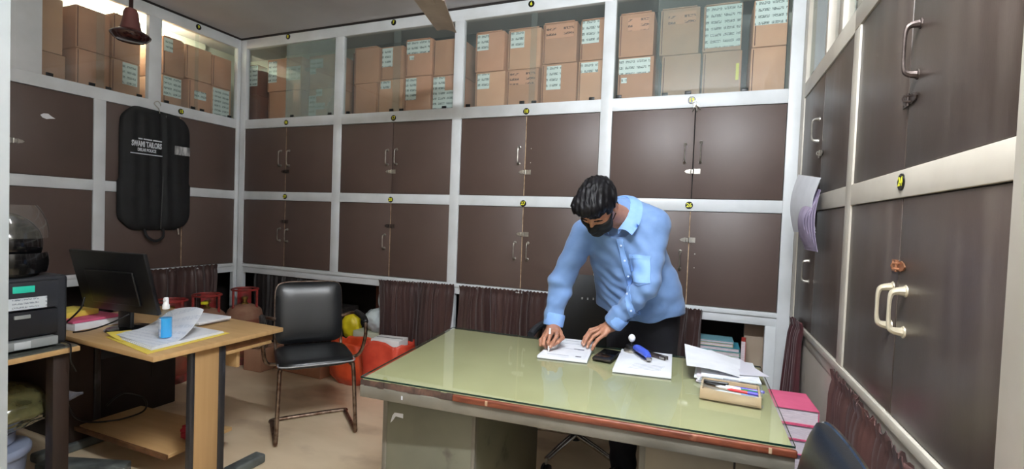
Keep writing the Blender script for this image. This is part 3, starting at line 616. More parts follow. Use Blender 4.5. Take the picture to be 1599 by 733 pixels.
# things stored in the open compartments
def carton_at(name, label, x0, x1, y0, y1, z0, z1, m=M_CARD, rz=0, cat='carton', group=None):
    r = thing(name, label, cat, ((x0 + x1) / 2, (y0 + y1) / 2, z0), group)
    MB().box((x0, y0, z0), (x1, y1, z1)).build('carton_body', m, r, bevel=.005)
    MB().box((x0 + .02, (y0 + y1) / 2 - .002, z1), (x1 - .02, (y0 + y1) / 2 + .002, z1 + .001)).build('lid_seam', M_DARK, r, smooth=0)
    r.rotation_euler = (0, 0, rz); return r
carton_at('carton', 'low brown carton on floor behind the armchair seat', -3.44, -2.90, 3.14, 3.29, 0, .17, M_CARD, -.06)
carton_at('carton', 'low brown carton on floor beside third gas cylinder', -3.66, -3.47, 3.02, 3.28, 0, .19, M_CARD2, .05)
sh = carton_at('cardboard_panel', 'tall brown cardboard sheet standing behind white carrier bag', -2.78, -2.56, 3.66, 3.68, 0, .85, M_CARDD, 0, 'cardboard')
carton_at('carton', 'pale board edge standing beside brown cardboard sheet', -2.555, -2.515, 3.64, 3.68, 0, .83, M_CARD2, 0, 'cardboard')
carton_at('carton', 'pale flat box supporting the white carrier bag', -2.80, -2.42, 3.385, 3.60, 0, .375, mat('pale_green_card', rgb(196, 198, 176), .6), 0, 'box')
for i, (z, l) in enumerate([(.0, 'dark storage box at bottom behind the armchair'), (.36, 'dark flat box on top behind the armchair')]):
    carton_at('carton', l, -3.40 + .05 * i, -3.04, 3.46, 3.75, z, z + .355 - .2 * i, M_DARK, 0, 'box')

def blob(name, label, cat, c, r, m, seed=0, amp=.12, freq=3.0, sub=4, flat=True, sq=1.0, parent=None):
    bm = bmesh.new(); bmesh.ops.create_icosphere(bm, subdivisions=sub, radius=1.0)
    for v in bm.verts:
        d = v.co.normalized()
        p = Vector([math.copysign(abs(q) ** sq, q) for q in d])
        k = 1 + amp * mnoise.fractal(d * freq + Vector((seed * 3.1, seed, 0)), 1.0, 2.0, 3)
        p = Vector((p.x * r[0], p.y * r[1], p.z * r[2])) * k
        if flat: p.z = max(p.z, -r[2] * .82)
        v.co = p
    me = bpy.data.meshes.new(name); bm.to_mesh(me); bm.free(); me.materials.append(m)
    me.polygons.foreach_set('use_smooth', [True] * len(me.polygons))
    o = bpy.data.objects.new(name, me); COL.objects.link(o); o.location = c
    if parent is not None: o.parent = parent; o.location = Vector(c) - parent.location
    return tag(o, label, cat)
def open_bag(label, x0, x1, y0, y1, h, m, seed, group='orange carrier bags', top=1.0):
    r = thing('carrier_bag', label, 'bag', ((x0 + x1) / 2, (y0 + y1) / 2, 0), group)
    cx, cy, hx, hy = (x0 + x1) / 2, (y0 + y1) / 2, (x1 - x0) / 2, (y1 - y0) / 2
    def fn(a, v):
        t = 2 * math.pi * a; c, s = math.cos(t), math.sin(t)
        k = .62 + .38 * min(1, v * 6) if v < .17 else 1.0
        e = 0.55; px = math.copysign(abs(c) ** e, c) * hx; py = math.copysign(abs(s) ** e, s) * hy
        n1 = mnoise.fractal(Vector((c * 1.8 + seed, s * 1.8, v * 2.6)), 1, 2, 4)
        bulge = 1 + .10 * math.sin(math.pi * v) + .12 * n1
        z = h * (v ** .9) * (1 + (.14 * mnoise.noise(Vector((c * 1.5, s * 1.5, seed + 5))) if v > .5 else 0) * (v - .5) * 2)
        return Vector((cx + px * k * bulge, cy + py * k * bulge, .002 + max(0, z)))
    mb = MB().grid(fn, 56, 18, wrapu=True)
    base = list(range(56)); mb.f.append(tuple(base[::-1])); mb.mi.append(0)
    o = mb.build('bag_body', m, r, smooth=60)
    sm = o.modifiers.new('thickness', 'SOLIDIFY'); sm.thickness = .003
    return r
b1 = open_bag('orange plastic bag nearest the armchair, slumped on the floor', -2.80, -2.47, 3.08, 3.31, .34, M_ORANGE, 1)
b2 = open_bag('red-orange bag holding a white box, left of the desk', -2.415, -2.06, 3.00, 3.26, .40, M_ORANGE2, 7)
bx1 = thing('packed_box', 'white cardboard box sticking out of the red-orange bag', 'box', (-2.235, 3.13, .03))
bb = MB().obox((-2.235, 3.13, .232), (.24, .15, .40), .12); bb.build('box_body', M_BOXW, bx1, bevel=.004)
MB().obox((-2.235, 3.13, .4335), (.22, .005, .002), .12).build('lid_slot', M_DARK, bx1, smooth=0)
for k_, dx in enumerate((-.05, .0)):
    MB().obox((-2.235 + dx, 3.054 + dx * .12, .385), (.035, .002, .03), .12).build('printed_square', mat('maroon_ink', rgb(120, 40, 70), .6), bx1, smooth=0)
wbag = thing('carrier_bag', 'knotted translucent white carrier bag on pale flat box', 'bag', (-2.56, 3.46, .376))
blob('bag_body', None, None, (-2.56, 3.46, .376 + .095), (.155, .10, .115), M_WBAG, 4, .16, 2.2, 4, parent=wbag)
MB().tube(smoothpath([(-2.55, 3.455, .56), (-2.58, 3.45, .63), (-2.57, 3.45, .71), (-2.545, 3.45, .715), (-2.535, 3.45, .64), (-2.53, 3.455, .57)], 5), .011, 8).build('bag_handle', M_WBAG, wbag)
blob('bag_knot', None, None, (-2.47, 3.44, .575), (.045, .03, .05), M_WBAG, 9, .25, 3, 3, flat=False, parent=wbag)
blob('carrier_bag', 'crumpled yellow plastic bag behind the armchair', 'bag', (-2.89, 3.47, .385), (.095, .07, .115), M_YBAG, 3, .14, 1.6, 4)
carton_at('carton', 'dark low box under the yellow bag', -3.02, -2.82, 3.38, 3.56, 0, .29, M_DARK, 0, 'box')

# gas cylinders
def cylinder(x, y, label, rz, k=1.0, clip=False, cloth=False):
    r = thing('gas_cylinder', label, 'gas cylinder', (x, y, 0), 'gas cylinders in the left corner')
    R = .155
    MB().lathe([(.06, .045), (.10, .05), (.135, .075), (R, .13), (R, .36), (R - .004, .42), (.135, .475), (.10, .508), (.05, .524), (.0, .526)], (x, y, 0), 32).build('body', M_CYLRED, r, smooth=50)
    MB().lathe([(R - .003, .405), (R - .002, .422), (.137, .478), (.102, .511), (.05, .527), (.02, .529)], (x, y, .001), 32, caps=False).build('dust_cap', M_CYLDUST, r, smooth=60)
    MB().lathe([(.118, .0), (.124, .0), (.124, .07), (.118, .07)], (x, y, 0), 28, caps=False).build('foot_ring', M_CYLRING, r)
    H0, H1, rr = .485, .645 * k, .108
    MB().tube([(x + rr * math.cos(a), y + rr * math.sin(a), H1) for a in [i * 2 * math.pi / 28 for i in range(28)]], .0085, 8, closed=True).build('collar_ring', M_CYLRING, r)
    for a in (rz, rz + 2.09, rz + 4.19):
        ca, sa = math.cos(a), math.sin(a)
        if abs(a - rz) < .1:
            q = MB()
            def st_(u_, v_): an = a - .55 + 1.1 * u_; return Vector((x + rr * math.cos(an), y + rr * math.sin(an), H0 + (H1 - H0) * v_))
            q.sheet(st_, 10, 3, .004); q.build('collar_plate', M_CYLRING, r)
        else:
            MB().tube([(x + rr * ca, y + rr * sa, H0), (x + rr * ca, y + rr * sa, H1)], .010, 8).build('collar_strut', M_CYLRING, r)
    MB().lathe([(.028, .52), (.028, .54), (.018, .545), (.018, .57), (.026, .575), (.026, .595), (.012, .60)], (x, y, 0), 14).build('valve', M_BRASS, r)
    if clip: MB().obox((x + .04, y - .05, .585), (.05, .03, .024), .5).build('valve_cap', M_YTAPE, r, bevel=.005)
    return r
cylinder(-3.90, 2.555, 'red gas cylinder nearest the monitor, seen below the wooden table', 2.2)
cylinder(-3.93, 2.875, 'red gas cylinder in middle with yellow valve cap', 2.4, clip=True)
cylinder(-3.86, 3.185, 'red gas cylinder deepest in the corner by white post', 2.5, k=1.03)
cl = blob('sack_cloth', 'dirty beige rag hanging over low carton by corner cylinder', 'cloth', (-3.575, 3.10, .255), (.08, .09, .08), M_SACK, 6, .35, 2.6, 4)

# ------------------------------------------------------------------ garment bag on the left cabinets
gb = thing('garment_bag', 'black zipped garment bag with white lettering hanging on left cabinets', 'garment bag', (XL + .012, 2.6, 1.2))
y0, y1, z0, z1 = 2.325, 2.865, 1.19, 2.165
def gfn(side):
    def f(a, v):
        y = y0 + (y1 - y0) * a; z = z0 + (z1 - z0) * v
        e = max(0.0, min(1, 1 - abs(2 * a - 1) ** 6)) ** .5 * max(0.0, min(1, 1 - abs(2 * v - 1) ** 10)) ** .5
        # rounded corners
        ca, cv = 2 * a - 1, 2 * v - 1
        k = 1 - .10 * (abs(ca) ** 8) * (abs(cv) ** 8)
        y = (y0 + y1) / 2 + (y - (y0 + y1) / 2) * (1 - .22 * abs(cv) ** 14) + (.012 if v < .4 else 0) * ca
        z = (z0 + z1) / 2 + (z - (z0 + z1) / 2) * (1 - .10 * abs(ca) ** 8) - .02 * (a - .35) * (1 if v > .5 else 0)
        fold = .0035 * math.sin(23 * a + 1.8 * math.sin(3 * v)) * (1 - v) ** .6 + .0025 * math.sin(41 * a + 2 * v + 1) + .004 * mnoise.noise(Vector((a * 3, v * 2.2, 1)))
        if abs(a - .56 + .03 * v) < .05: fold -= .014 * (1 - abs(a - .56 + .03 * v) / .05)
        d = (.050 + fold) * e
        return Vector((XL + .012 + (d if side else 0.0), y, z))
    return f
mb = MB().grid(gfn(True), 61, 41).grid(gfn(False), 61, 41)
mb.build('bag_body', M_GBAG, gb, smooth=80)
MB().tube(smoothpath([(XL + .045, 2.598, 2.14), (XL + .035, 2.60, 2.165), (XL + .022, 2.60, 2.185), (XL + .012, 2.575, 2.215), (XL + .010, 2.60, 2.24), (XL + .012, 2.622, 2.225), (XL + .016, 2.622, 2.205)], 5), .003, 7).build('hanger_hook', M_STEEL, gb)
MB().tube(smoothpath([(XL + .035, 2.50, 1.20), (XL + .05, 2.515, 1.14), (XL + .055, 2.575, 1.105), (XL + .05, 2.635, 1.135), (XL + .035, 2.645, 1.20)], 5), .011, 8).build('carry_handle', M_GBAG, gb)
MB().tube([(XL + .045, 2.76, 1.205), (XL + .05, 2.763, 1.155)], .005, 6).build('zip_pull', M_STEEL, gb)
zp = MB().tube([(XL + .052, 2.645 - .03 * v, 2.13 - .93 * v) for v in [i / 8 for i in range(9)]], .003, 5); zp.build('zip', M_BLACK, gb)
def gtext(body, size, y, z, sx=1.0, m=M_INKW):
    return text_obj('lettering', body, m, size, Matrix.Translation((0, 0, 0)) @ WL.mw(y, .0770, z), gb, .0008, sx)
gtext('SWAMI TAILORS', .060, 2.487, 1.866, .50)
gtext('DELHI POLICE', .033, 2.487, 1.822, .66)
for (ya, yb, z) in ((2.425, 2.455, 1.908), (2.462, 2.525, 1.908), (2.532, 2.60, 1.908)):
    MB().box((XL + .0742, ya, z - .005), (XL + .0752, yb, z + .005)).build('small_print_line', M_INKW, gb, smooth=0)
MB().box((XL + .0742, 2.37, 1.788), (XL + .0752, 2.605, 1.795)).build('small_print_line', M_INKW, gb, smooth=0)
MB().sheet(lambda a, v: Vector((XL + .071 + .004 * math.sin(9 * a), 2.705 + .125 * a, 1.822 + .072 * v)), 16, 6, .002).build('card_window', M_FOIL, gb)

# hanging papers on the right cabinets
hp = thing('paper_bundle', 'bundle of white and lilac sheets hanging on right cabinets', 'papers', (XR - .008, 2.78, 1.45))
def leaf(y_a, y_b, z_t, z_b, d_t, d_b, bow, m, name, tilt=0.0, far=0.0):
    def f(a, v):
        y = y_a + (y_b - y_a) * a + tilt * v
        z = z_t + (z_b - z_t) * v + .05 * (a - .5) * (1 - v)
        d = .010 + (d_t + (d_b - d_t) * v) * (.35 + .65 * math.sin(math.pi * (.15 + .75 * a))) + bow * math.sin(math.pi * v) * (1 - a * .5)
        if far: d = .012 + far * (.12 + .88 * a) + .5 * bow * math.sin(math.pi * v)
        return Vector((XR - d, y, z))
    MB().sheet(f, 14, 14, .0012).build(name, m, hp, smooth=70)
for i in range(5):
    leaf(2.60 + .012 * i, 2.93 - .012 * i, 1.60 - .012 * i, 1.29 + .014 * i, .010 + .004 * i, .022 + .006 * i, .018 + .004 * i, M_PAPERV, 'lilac_sheet', -.05 + .02 * i)
leaf(2.60, 2.94, 1.655, 1.375, .038, .050, .052, M_PAPER, 'white_sheet', .05, .046)
leaf(2.62, 2.95, 1.64, 1.39, .034, .046, .046, M_PAPER, 'white_sheet', .04, .040)
MB().tube([(XR, 2.87, 1.66), (XR - .05, 2.87, 1.665)], .003, 6).build('nail', M_STEEL, hp)

# ------------------------------------------------------------------ fixtures overhead
fx, fy = -3.4, 1.95
fz = lambda z: 1.38 + (z - 1.38)
bf = thing('ceiling_fan_motor', 'dark maroon bell-and-disc fan motor without blades on ceiling rod', 'fan', (fx, fy, 2.4))
k_ = .86
MB().tube([(fx, fy, 2.61), (fx, fy, ZC)], .012, 10).build('down_rod', M_FANBRN, bf)
MB().lathe([(r_ * k_, 2.44 + (z_ - 2.44) * k_ + .012) for r_, z_ in ((.02, 2.632), (.034, 2.626), (.045, 2.60), (.050, 2.55), (.060, 2.50), (.066, 2.478), (.062, 2.472))], (fx, fy, 0), 28).build('bell_cover', M_BELL, bf, smooth=40)
MB().lathe([(r_ * k_, 2.44 + (z_ - 2.44) * k_ + .012) for r_, z_ in ((.05, 2.472), (.085, 2.468), (.118, 2.447), (.124, 2.437), (.118, 2.425), (.098, 2.405), (.085, 2.398), (.080, 2.402), (.03, 2.398))], (fx, fy, 0), 36).build('motor_disc', M_FANBRN, bf, smooth=40)
hx, hy, hz = -1.38, 2.09, 2.55
cf = thing('ceiling_fan', 'dusty beige blade of ceiling fan entering above number 7', 'fan', (hx, hy, hz))
MB().tube([(hx, hy, hz + .05), (hx, hy, ZC)], .013, 10).build('down_rod', M_FAN, cf)
MB().lathe([(.03, .09), (.075, .075), (.105, .04), (.11, .01), (.10, -.03), (.06, -.055), (.02, -.06)], (hx, hy, hz), 28).build('motor', M_FAN, cf, smooth=40)
for k_, an in enumerate((1.864, 1.864 + 2.094, 1.864 + 4.189)):
    ca, sa = math.cos(an), math.sin(an)
    def bl(a, v):
        L = .17 + .445 * v; ww = (.088 - .026 * v)
        s = (a - .5) * 2 * ww
        return Vector((hx + ca * L - sa * s, hy + sa * L + ca * s, hz - .004 + .22 * s * .5 + .012 * (1 - (2 * a - 1) ** 2)))
    b_ = MB().sheet(bl, 9, 9, .004).build('blade', M_FAN, cf, smooth=60)
    MB().obox((hx + ca * .16, hy + sa * .16, hz - .004), (.14, .05, .006), an).build('blade_bracket', M_FAN, cf)
# ------------------------------------------------------------------ office desk
DZ = .76
dk = thing('office_desk', 'large steel office desk with pale green top under a glass sheet', 'desk', (-.47, 2.0, 0))
Q = [(-1.202, 1.504), (.271, 1.59), (.262, 2.455), (-1.31, 2.433)]
def inset(P, d):
    cx = sum(p[0] for p in P) / 4; cy = sum(p[1] for p in P) / 4
    return [(p[0] + math.copysign(d, cx - p[0]), p[1] + math.copysign(d, cy - p[1])) for p in P]
def slab(P, z0, z1, mi=0): return MB().prism(P, lambda x, y: Vector((x, y, z0)), lambda x, y: Vector((x, y, z1)), mi)
slab(inset(Q, .006), DZ - .030, DZ - .0075).build('desk_top', M_GREEN, dk, bevel=.002)
gt_ = MB().prism(Q, lambda x, y: Vector((x, y, DZ - .0065)), lambda x, y: Vector((x, y, DZ)), 0, 1)
gt_.build('glass_sheet', [GL_TOP, M_GLEDGE], dk, smooth=0)
# moulded wooden front edge, broken away on the left third
def along(t, dy=0.0): return Vector((Q[0][0] + (Q[1][0] - Q[0][0]) * t, Q[0][1] + (Q[1][1] - Q[0][1]) * t + dy, 0))
ang = math.atan2(Q[1][1] - Q[0][1], Q[1][0] - Q[0][0])
def bar(t0, t1, y0, y1, z0, z1):
    a, b = along(t0), along(t1); n = Vector((-math.sin(ang), math.cos(ang), 0))
    P = [(a + n * y0).xy, (b + n * y0).xy, (b + n * y1).xy, (a + n * y1).xy]
    return MB().prism([tuple(p) for p in P], lambda x, y: Vector((x, y, z0)), lambda x, y: Vector((x, y, z1)))
bar(.265, 1.003, -.010, .006, DZ - .034, DZ - .0095).build('front_edge_strip', M_WSTRIP, dk, bevel=.006, seg=3)
rg = MB()
rnd = random.Random(5)
for i in range(15):
    t0 = .265 * i / 15; b_ = bar(t0, t0 + .265 / 15, rnd.uniform(-.004, .003), .006, DZ - .033, DZ - .010 - rnd.uniform(0, .003)); rg.add(b_.v, b_.f)
rg.build('broken_edge', M_ROUGH, dk)
bar(0.0, 1.0, -.002, .018, DZ - .078, DZ - .034).build('front_apron', M_APRON, dk, bevel=.003)
MB().prism([(Q[0][0], Q[0][1]), (Q[0][0] + .018, Q[0][1]), (Q[3][0] + .018, Q[3][1]), (Q[3][0], Q[3][1])], lambda x, y: Vector((x, y, DZ - .078)), lambda x, y: Vector((x, y, DZ - .030))).build('side_apron', M_APRON, dk, bevel=.003)
MB().prism([(Q[1][0] - .018, Q[1][1]), (Q[1][0], Q[1][1]), (Q[2][0], Q[2][1]), (Q[2][0] - .018, Q[2][1])], lambda x, y: Vector((x, y, DZ - .078)), lambda x, y: Vector((x, y, DZ - .030))).build('side_apron', M_APRON, dk, bevel=.003)
MB().prism([(Q[3][0], Q[3][1] - .018), (Q[2][0], Q[2][1] - .018), (Q[2][0], Q[2][1]), (Q[3][0], Q[3][1])], lambda x, y: Vector((x, y, DZ - .078)), lambda x, y: Vector((x, y, DZ - .030))).build('back_apron', M_APRON, dk, bevel=.003)
def pedestal(x0, x1, y0, y1, m, seam=None, chip=False):
    p = MB().box((x0, y0, .10), (x1, y1, DZ - .080)).build('pedestal', m, dk, bevel=.004)
    MB().box((x0 - .002, y0 - .002, .10), (x0 + .018, y0 + .02, DZ - .080)).build('corner_post', M_APRON, p, bevel=.002, local=False)
    MB().box((x1 - .012, y0 - .002, .10), (x1 + .002, y0 + .02, DZ - .080)).build('corner_post', M_APRON, p, bevel=.002)
    for i in range(3):
        a = .13 + i * .175; d = MB().box((x0 + .02, y1, a), (x1 - .02, y1 + .014, a + .16)).build('drawer', m, p, bevel=.003)
    MB().box((x0 + .05, y1 + .014, .56), (x1 - .05, y1 + .022, .575)).build('drawer_handle', M_STEEL, p)
    for (a, b) in ((x0 + .03, y0 + .03), (x1 - .03, y0 + .03), (x0 + .03, y1 - .03), (x1 - .03, y1 - .03)):
        MB().lathe([(.016, 0), (.02, .005), (.016, .102)], (a, b, 0), 12).build('foot', M_DSTEEL, p)
    if seam: MB().box((seam - .003, y0 - .0025, .10), (seam + .003, y0 + .001, DZ - .08)).build('panel_seam', M_DARK, p)
    if chip:
        MB().prism([(-.028, -.034), (-.020, -.004), (-.010, .010), (.030, .012), (.030, -.006), (-.004, -.004), (-.018, -.024)], lambda x, y: Vector((-1.098 + x, y0 - .0008, .592 + y)), lambda x, y: Vector((-1.098 + x, y0 - .0004, .592 + y))).build('scraped_mark', M_INKW, p, smooth=0)
    return p
pedestal(-1.160, -.755, 1.60, 2.36, M_PED, chip=True)
pedestal(-.168, .250, 1.645, 2.36, M_PEDR, seam=.118)
for t in (.355, .955):
    p = along(t); MB().box((p.x - .004, p.y - .0135, DZ - .028), (p.x + .004, p.y - .0095, DZ - .012)).build('edge_nick', M_EDGE, dk, smooth=0)
MB().box((along(.125).x - .003, along(.125).y - .0035, DZ - .062), (along(.125).x + .003, along(.125).y - .002, DZ - .048)).build('paint_chip', M_INKW, dk, smooth=0)

# ------------------------------------------------------------------ things on the desk
TZ = DZ + .0004
def slabq(P, z, th): return MB().prism(P, lambda x, y: Vector((x, y, z)), lambda x, y: Vector((x, y, z + th)))
pad = thing('writing_pad', 'white form pad under the writing hand', 'pad', (-.58, 2.27, TZ))
P1 = [(-.683, 2.080), (-.458, 2.108), (-.498, 2.475), (-.700, 2.455)]
slabq(P1, TZ, .011).build('page_block', M_PAPER, pad, bevel=.001)
M_FORM = mat_print('printed_form', rgb(230, 232, 240), rgb(128, 134, 150), 4.0, 7.0, 0.9, 7.7, 'XY', 160)
slabq([(-.672, 2.090), (-.47, 2.115), (-.505, 2.465), (-.69, 2.445)], TZ + .0112, .0006).build('top_sheet', M_PAPER, pad, smooth=0)
def ondesk(c, size, rz, m, name, par, bev=0.0): return MB().obox(c, size, rz).build(name, m, par, bevel=bev, smooth=30 if bev else 0)
M_INK = mat('dark_form_ink', rgb(60, 64, 84), .6); M_RULE = mat('grey_form_rule', rgb(150, 156, 176), .6)
for (x, y, w_, h_, m_) in ((-.535, 2.272, .050, .010, M_INK), (-.60, 2.262, .085, .0035, M_RULE), (-.525, 2.262, .03, .006, M_RULE), (-.60, 2.135, .10, .0035, M_RULE), (-.508, 2.146, .026, .011, M_INK), (-.59, 2.42, .10, .003, M_RULE), (-.60, 2.36, .09, .003, M_RULE)):
    ondesk((x, y, TZ + .0122), (w_, h_, .0006), .10, m_, 'form_line', pad)
wal = thing('phone', 'black phone lying between the two paper pads', 'phone', (-.40, 2.27, TZ))
MB().obox((-.397, 2.255, TZ + .007), (.088, .175, .014), -.12).build('phone_body', M_BLACK, wal, bevel=.005)
MB().obox((-.397, 2.262, TZ + .0146), (.080, .150, .0012), -.12).build('phone_screen', M_GLOSSBLK, wal, bevel=.0004)
MB().obox((-.405, 2.170, TZ + .0073), (.080, .006, .006), -.12).build('trim_band', M_DSTEEL, wal, bevel=.001)
pad2 = thing('letter_pad', 'white letter pad carrying the blue stapler', 'pad', (-.23, 2.22, TZ))
P2 = [(-.334, 2.035), (-.100, 2.060), (-.118, 2.415), (-.352, 2.395)]
slabq(P2, TZ, .012).build('page_block', M_PAPER, pad2, bevel=.001)
for i in range(5): ondesk((-.215 + .004 * i, 2.10 + .018 * i, TZ + .0124), (.13, .002, .0005), .1, M_RULE, 'print_line', pad2)
PZ = TZ + .0125
stp = thing('stapler', 'blue stapler with silver jaw on the white letter pad', 'stapler', (-.24, 2.29, PZ))
sd = Vector((.50, -.86, 0)).normalized(); sa_ = math.atan2(sd.y, sd.x); sc = Vector((-.246, 2.285, PZ))
MB().obox(sc + Vector((0, 0, .004)), (.145, .030, .007), sa_).build('base', M_STEEL, stp, bevel=.002)
mb = MB()
mb.grid(lambda a, v: sc + Vector((0, 0, .012)) + sd * (-.075 + .15 * v) + Vector((-sd.y, sd.x, 0)) * (.019 * math.cos(2 * math.pi * a) * (1 - .3 * abs(2 * v - 1) ** 4)) + Vector((0, 0, (.019 + .016 * math.sin(2 * math.pi * a)) * (1 - .35 * abs(2 * v - 1) ** 5))), 16, 12, wrapu=True)
mb.f += [tuple(range(16))[::-1], tuple(range(16 * 11, 16 * 12))]; mb.mi += [0, 0]
mb.build('arm', M_BLUEB, stp, smooth=50)
MB().obox(sc + sd * .080 + Vector((0, 0, .016)), (.022, .020, .014), sa_).build('jaw', M_STEEL, stp, bevel=.002)
sp2 = thing('staple_remover', 'flat grey metal staple remover beside the blue stapler', 'staple remover', (-.17, 2.30, PZ))
e2 = Vector((.87, -.49, 0)); a2 = math.atan2(e2.y, e2.x); c2_ = Vector((-.185, 2.315, PZ))
for s_ in (-1, 1): MB().obox(c2_ + Vector((-e2.y, e2.x, 0)) * .011 * s_ + Vector((0, 0, .009)), (.115, .004, .016), a2).build('side_rail', M_DSTEEL, sp2, bevel=.001)
MB().obox(c2_ + e2 * .04 + Vector((0, 0, .009)), (.03, .026, .014), a2).build('end_block', M_STEEL, sp2, bevel=.002)
MB().obox(c2_ - e2 * .045 + Vector((0, 0, .012)), (.03, .026, .02), a2).build('grip', M_BLACK, sp2, bevel=.003)
stm = thing('ink_stamp', 'small metal stamp with white knob behind blue stapler', 'stamp', (-.302, 2.375, PZ))
sc2 = (-.302, 2.362, PZ)
MB().lathe([(.034, 0), (.036, .004), (.034, .012), (.024, .016), (.022, .022), (.0, .024)], sc2, 24).build('base', M_STEEL, stm, smooth=40)
MB().lathe([(.026, .018), (.028, .024), (.026, .032), (.006, .034), (.005, .048)], sc2, 20).build('collar', M_BLACK, stm)
MB().lathe([(.004, .046), (.012, .052), (.0165, .062), (.0165, .070), (.011, .080), (.003, .084)], sc2, 20).build('knob', M_WPLAS, stm, smooth=50)
# paper stack on the right
ps = thing('paper_stack', 'untidy stack of white papers behind the wooden pen tray', 'papers', (.11, 2.22, TZ))
rnd = random.Random(3)
for i in range(5):
    c_ = Vector((.108 + rnd.uniform(-.012, .014), 2.222 + rnd.uniform(-.012, .012), TZ + .003 + i * .0062)); ro = rnd.uniform(-.05, .06)
    MB().obox(c_, (.215, .30, .0052), ro).build('paper_sheaf', M_PAPER if i % 3 else mat('off_white_paper', rgb(216, 208, 216), .6), ps, bevel=.0008)
tp = TZ + .034
def curl(a, v):
    x = -.034 + .196 * a + .02 * (v - .5); y = 2.085 + .27 * v + .012 * a
    lift = .026 * (1 - a) ** 2.0 * (v ** 1.5) + .02 * (1 - a) ** 2 + .012 * math.sin(math.pi * a)
    x -= .040 * (1 - a) ** 2 * v
    return Vector((x, y, tp + .003 + lift))
MB().sheet(curl, 16, 16, .0012).build('top_sheet', M_PAPER, ps, smooth=60)
def curl2(a, v):
    x = .03 + .185 * a - .10 * (v - .5); y = 2.115 + .25 * v + .05 * a
    return Vector((x, y, tp + .0008 + .028 * math.exp(-((a - .35) / .22) ** 2) * v))
MB().sheet(curl2, 14, 14, .001).build('loose_sheet', mat('grey_printed_sheet', rgb(206, 204, 214), .6), ps, smooth=60)
MB().obox((.12, 2.066, TZ + .020), (.055, .002, .024), 0).build('paper_band', mat('grey_slip', rgb(170, 168, 176), .6), ps, smooth=0)
# wooden pen tray with a clear film on its right end
tr = thing('pen_tray', 'pale wooden tray of pens at right desk edge', 'tray', (.115, 2.0, TZ))
tc_ = Vector((.112, 1.950, TZ)); tro = -.045
def tb(dx, dy, dz, sx, sy, sz): return tc_ + Matrix.Rotation(tro, 3, 'Z') @ Vector((dx, dy, dz)), (sx, sy, sz), tro
TW, TD, TH = .200, .150, .036
MB().obox(*tb(0, 0, .004, TW, TD, .006)).build('tray_bottom', M_WOODT, tr)
for nm, a in (('front_side', tb(0, -TD / 2 + .004, TH / 2, TW, .008, TH)), ('back_side', tb(0, TD / 2 - .004, TH / 2, TW, .008, TH)), ('end_side', tb(-TW / 2 + .004, 0, TH / 2, .008, TD - .016, TH)), ('end_side', tb(TW / 2 - .004, 0, TH / 2, .008, TD - .016, TH))):
    MB().obox(*a).build(nm, M_WOODT, tr, bevel=.0015)
rim = [tc_ + Matrix.Rotation(tro, 3, 'Z') @ Vector((math.copysign(abs(math.cos(t)) ** .5, math.cos(t)) * (TW / 2 + .004), math.copysign(abs(math.sin(t)) ** .5, math.sin(t)) * (TD / 2 + .004), TH + .006 + .006 * math.sin(2 * t))) for t in [i * 2 * math.pi / 40 for i in range(40)]]
MB().tube(rim, .005, 6, closed=True).build('film_rim', M_BOTTLE, tr)
pens = [((-.055, .050, .030), .05, .10, M_BLACK, None, 'short black marker in wooden pen tray'), ((-.03, .030, .026), -.10, .13, M_BLACK, M_WPLAS, 'black and white pen in wooden pen tray'),
        ((.02, .012, .026), -.06, .14, M_WPLAS, mat('green_pen_plastic', rgb(20, 128, 60), .35), 'white pen with green cap in wooden pen tray'),
        ((.045, -.006, .027), -.05, .11, mat('red_pen_plastic', rgb(206, 44, 50), .35), mat('violet_pen_plastic', rgb(84, 70, 190), .35), 'red marker with violet cap in wooden pen tray'),
        ((.02, -.034, .022), -.12, .14, M_WPLAS, mat('sky_pen_plastic', rgb(70, 130, 220), .35), 'white pen with blue cap in wooden pen tray'),
        ((.06, .034, .026), -.02, .11, mat('violet_pen_plastic', rgb(84, 70, 190), .35), None, 'violet pen in wooden pen tray'),
        ((-.02, -.052, .018), .02, .13, M_WPLAS, None, 'plain white pen lowest in wooden pen tray')]
def pen(label, a, b, m, cm, r=.0048, group=None):
    t = thing('pen', label, 'pen', a, group); a, b = Vector(a), Vector(b); d = (b - a).normalized(); L_ = (b - a).length
    MB().lathe([(.001, 0), (r * .5, L_ * .05), (r, L_ * .12), (r, L_ * .98), (r * .7, L_)], a, 10, axis=d).build('barrel', m, t)
    if cm: MB().lathe([(r * 1.2, L_ * .62), (r * 1.2, L_), (r * .6, L_ * 1.02)], a, 10, axis=d).build('cap', cm, t)
    return t
RT = Matrix.Rotation(tro, 3, 'Z')
for (c_, an, L_, m_, cm_, lb) in pens:
    d_ = Vector((math.cos(an), math.sin(an), 0)); c_ = Vector(c_)
    pen(lb, tc_ + RT @ (c_ - d_ * L_ / 2), tc_ + RT @ (c_ + d_ * L_ / 2), m_, cm_, .0058, 'pens in the wooden tray')

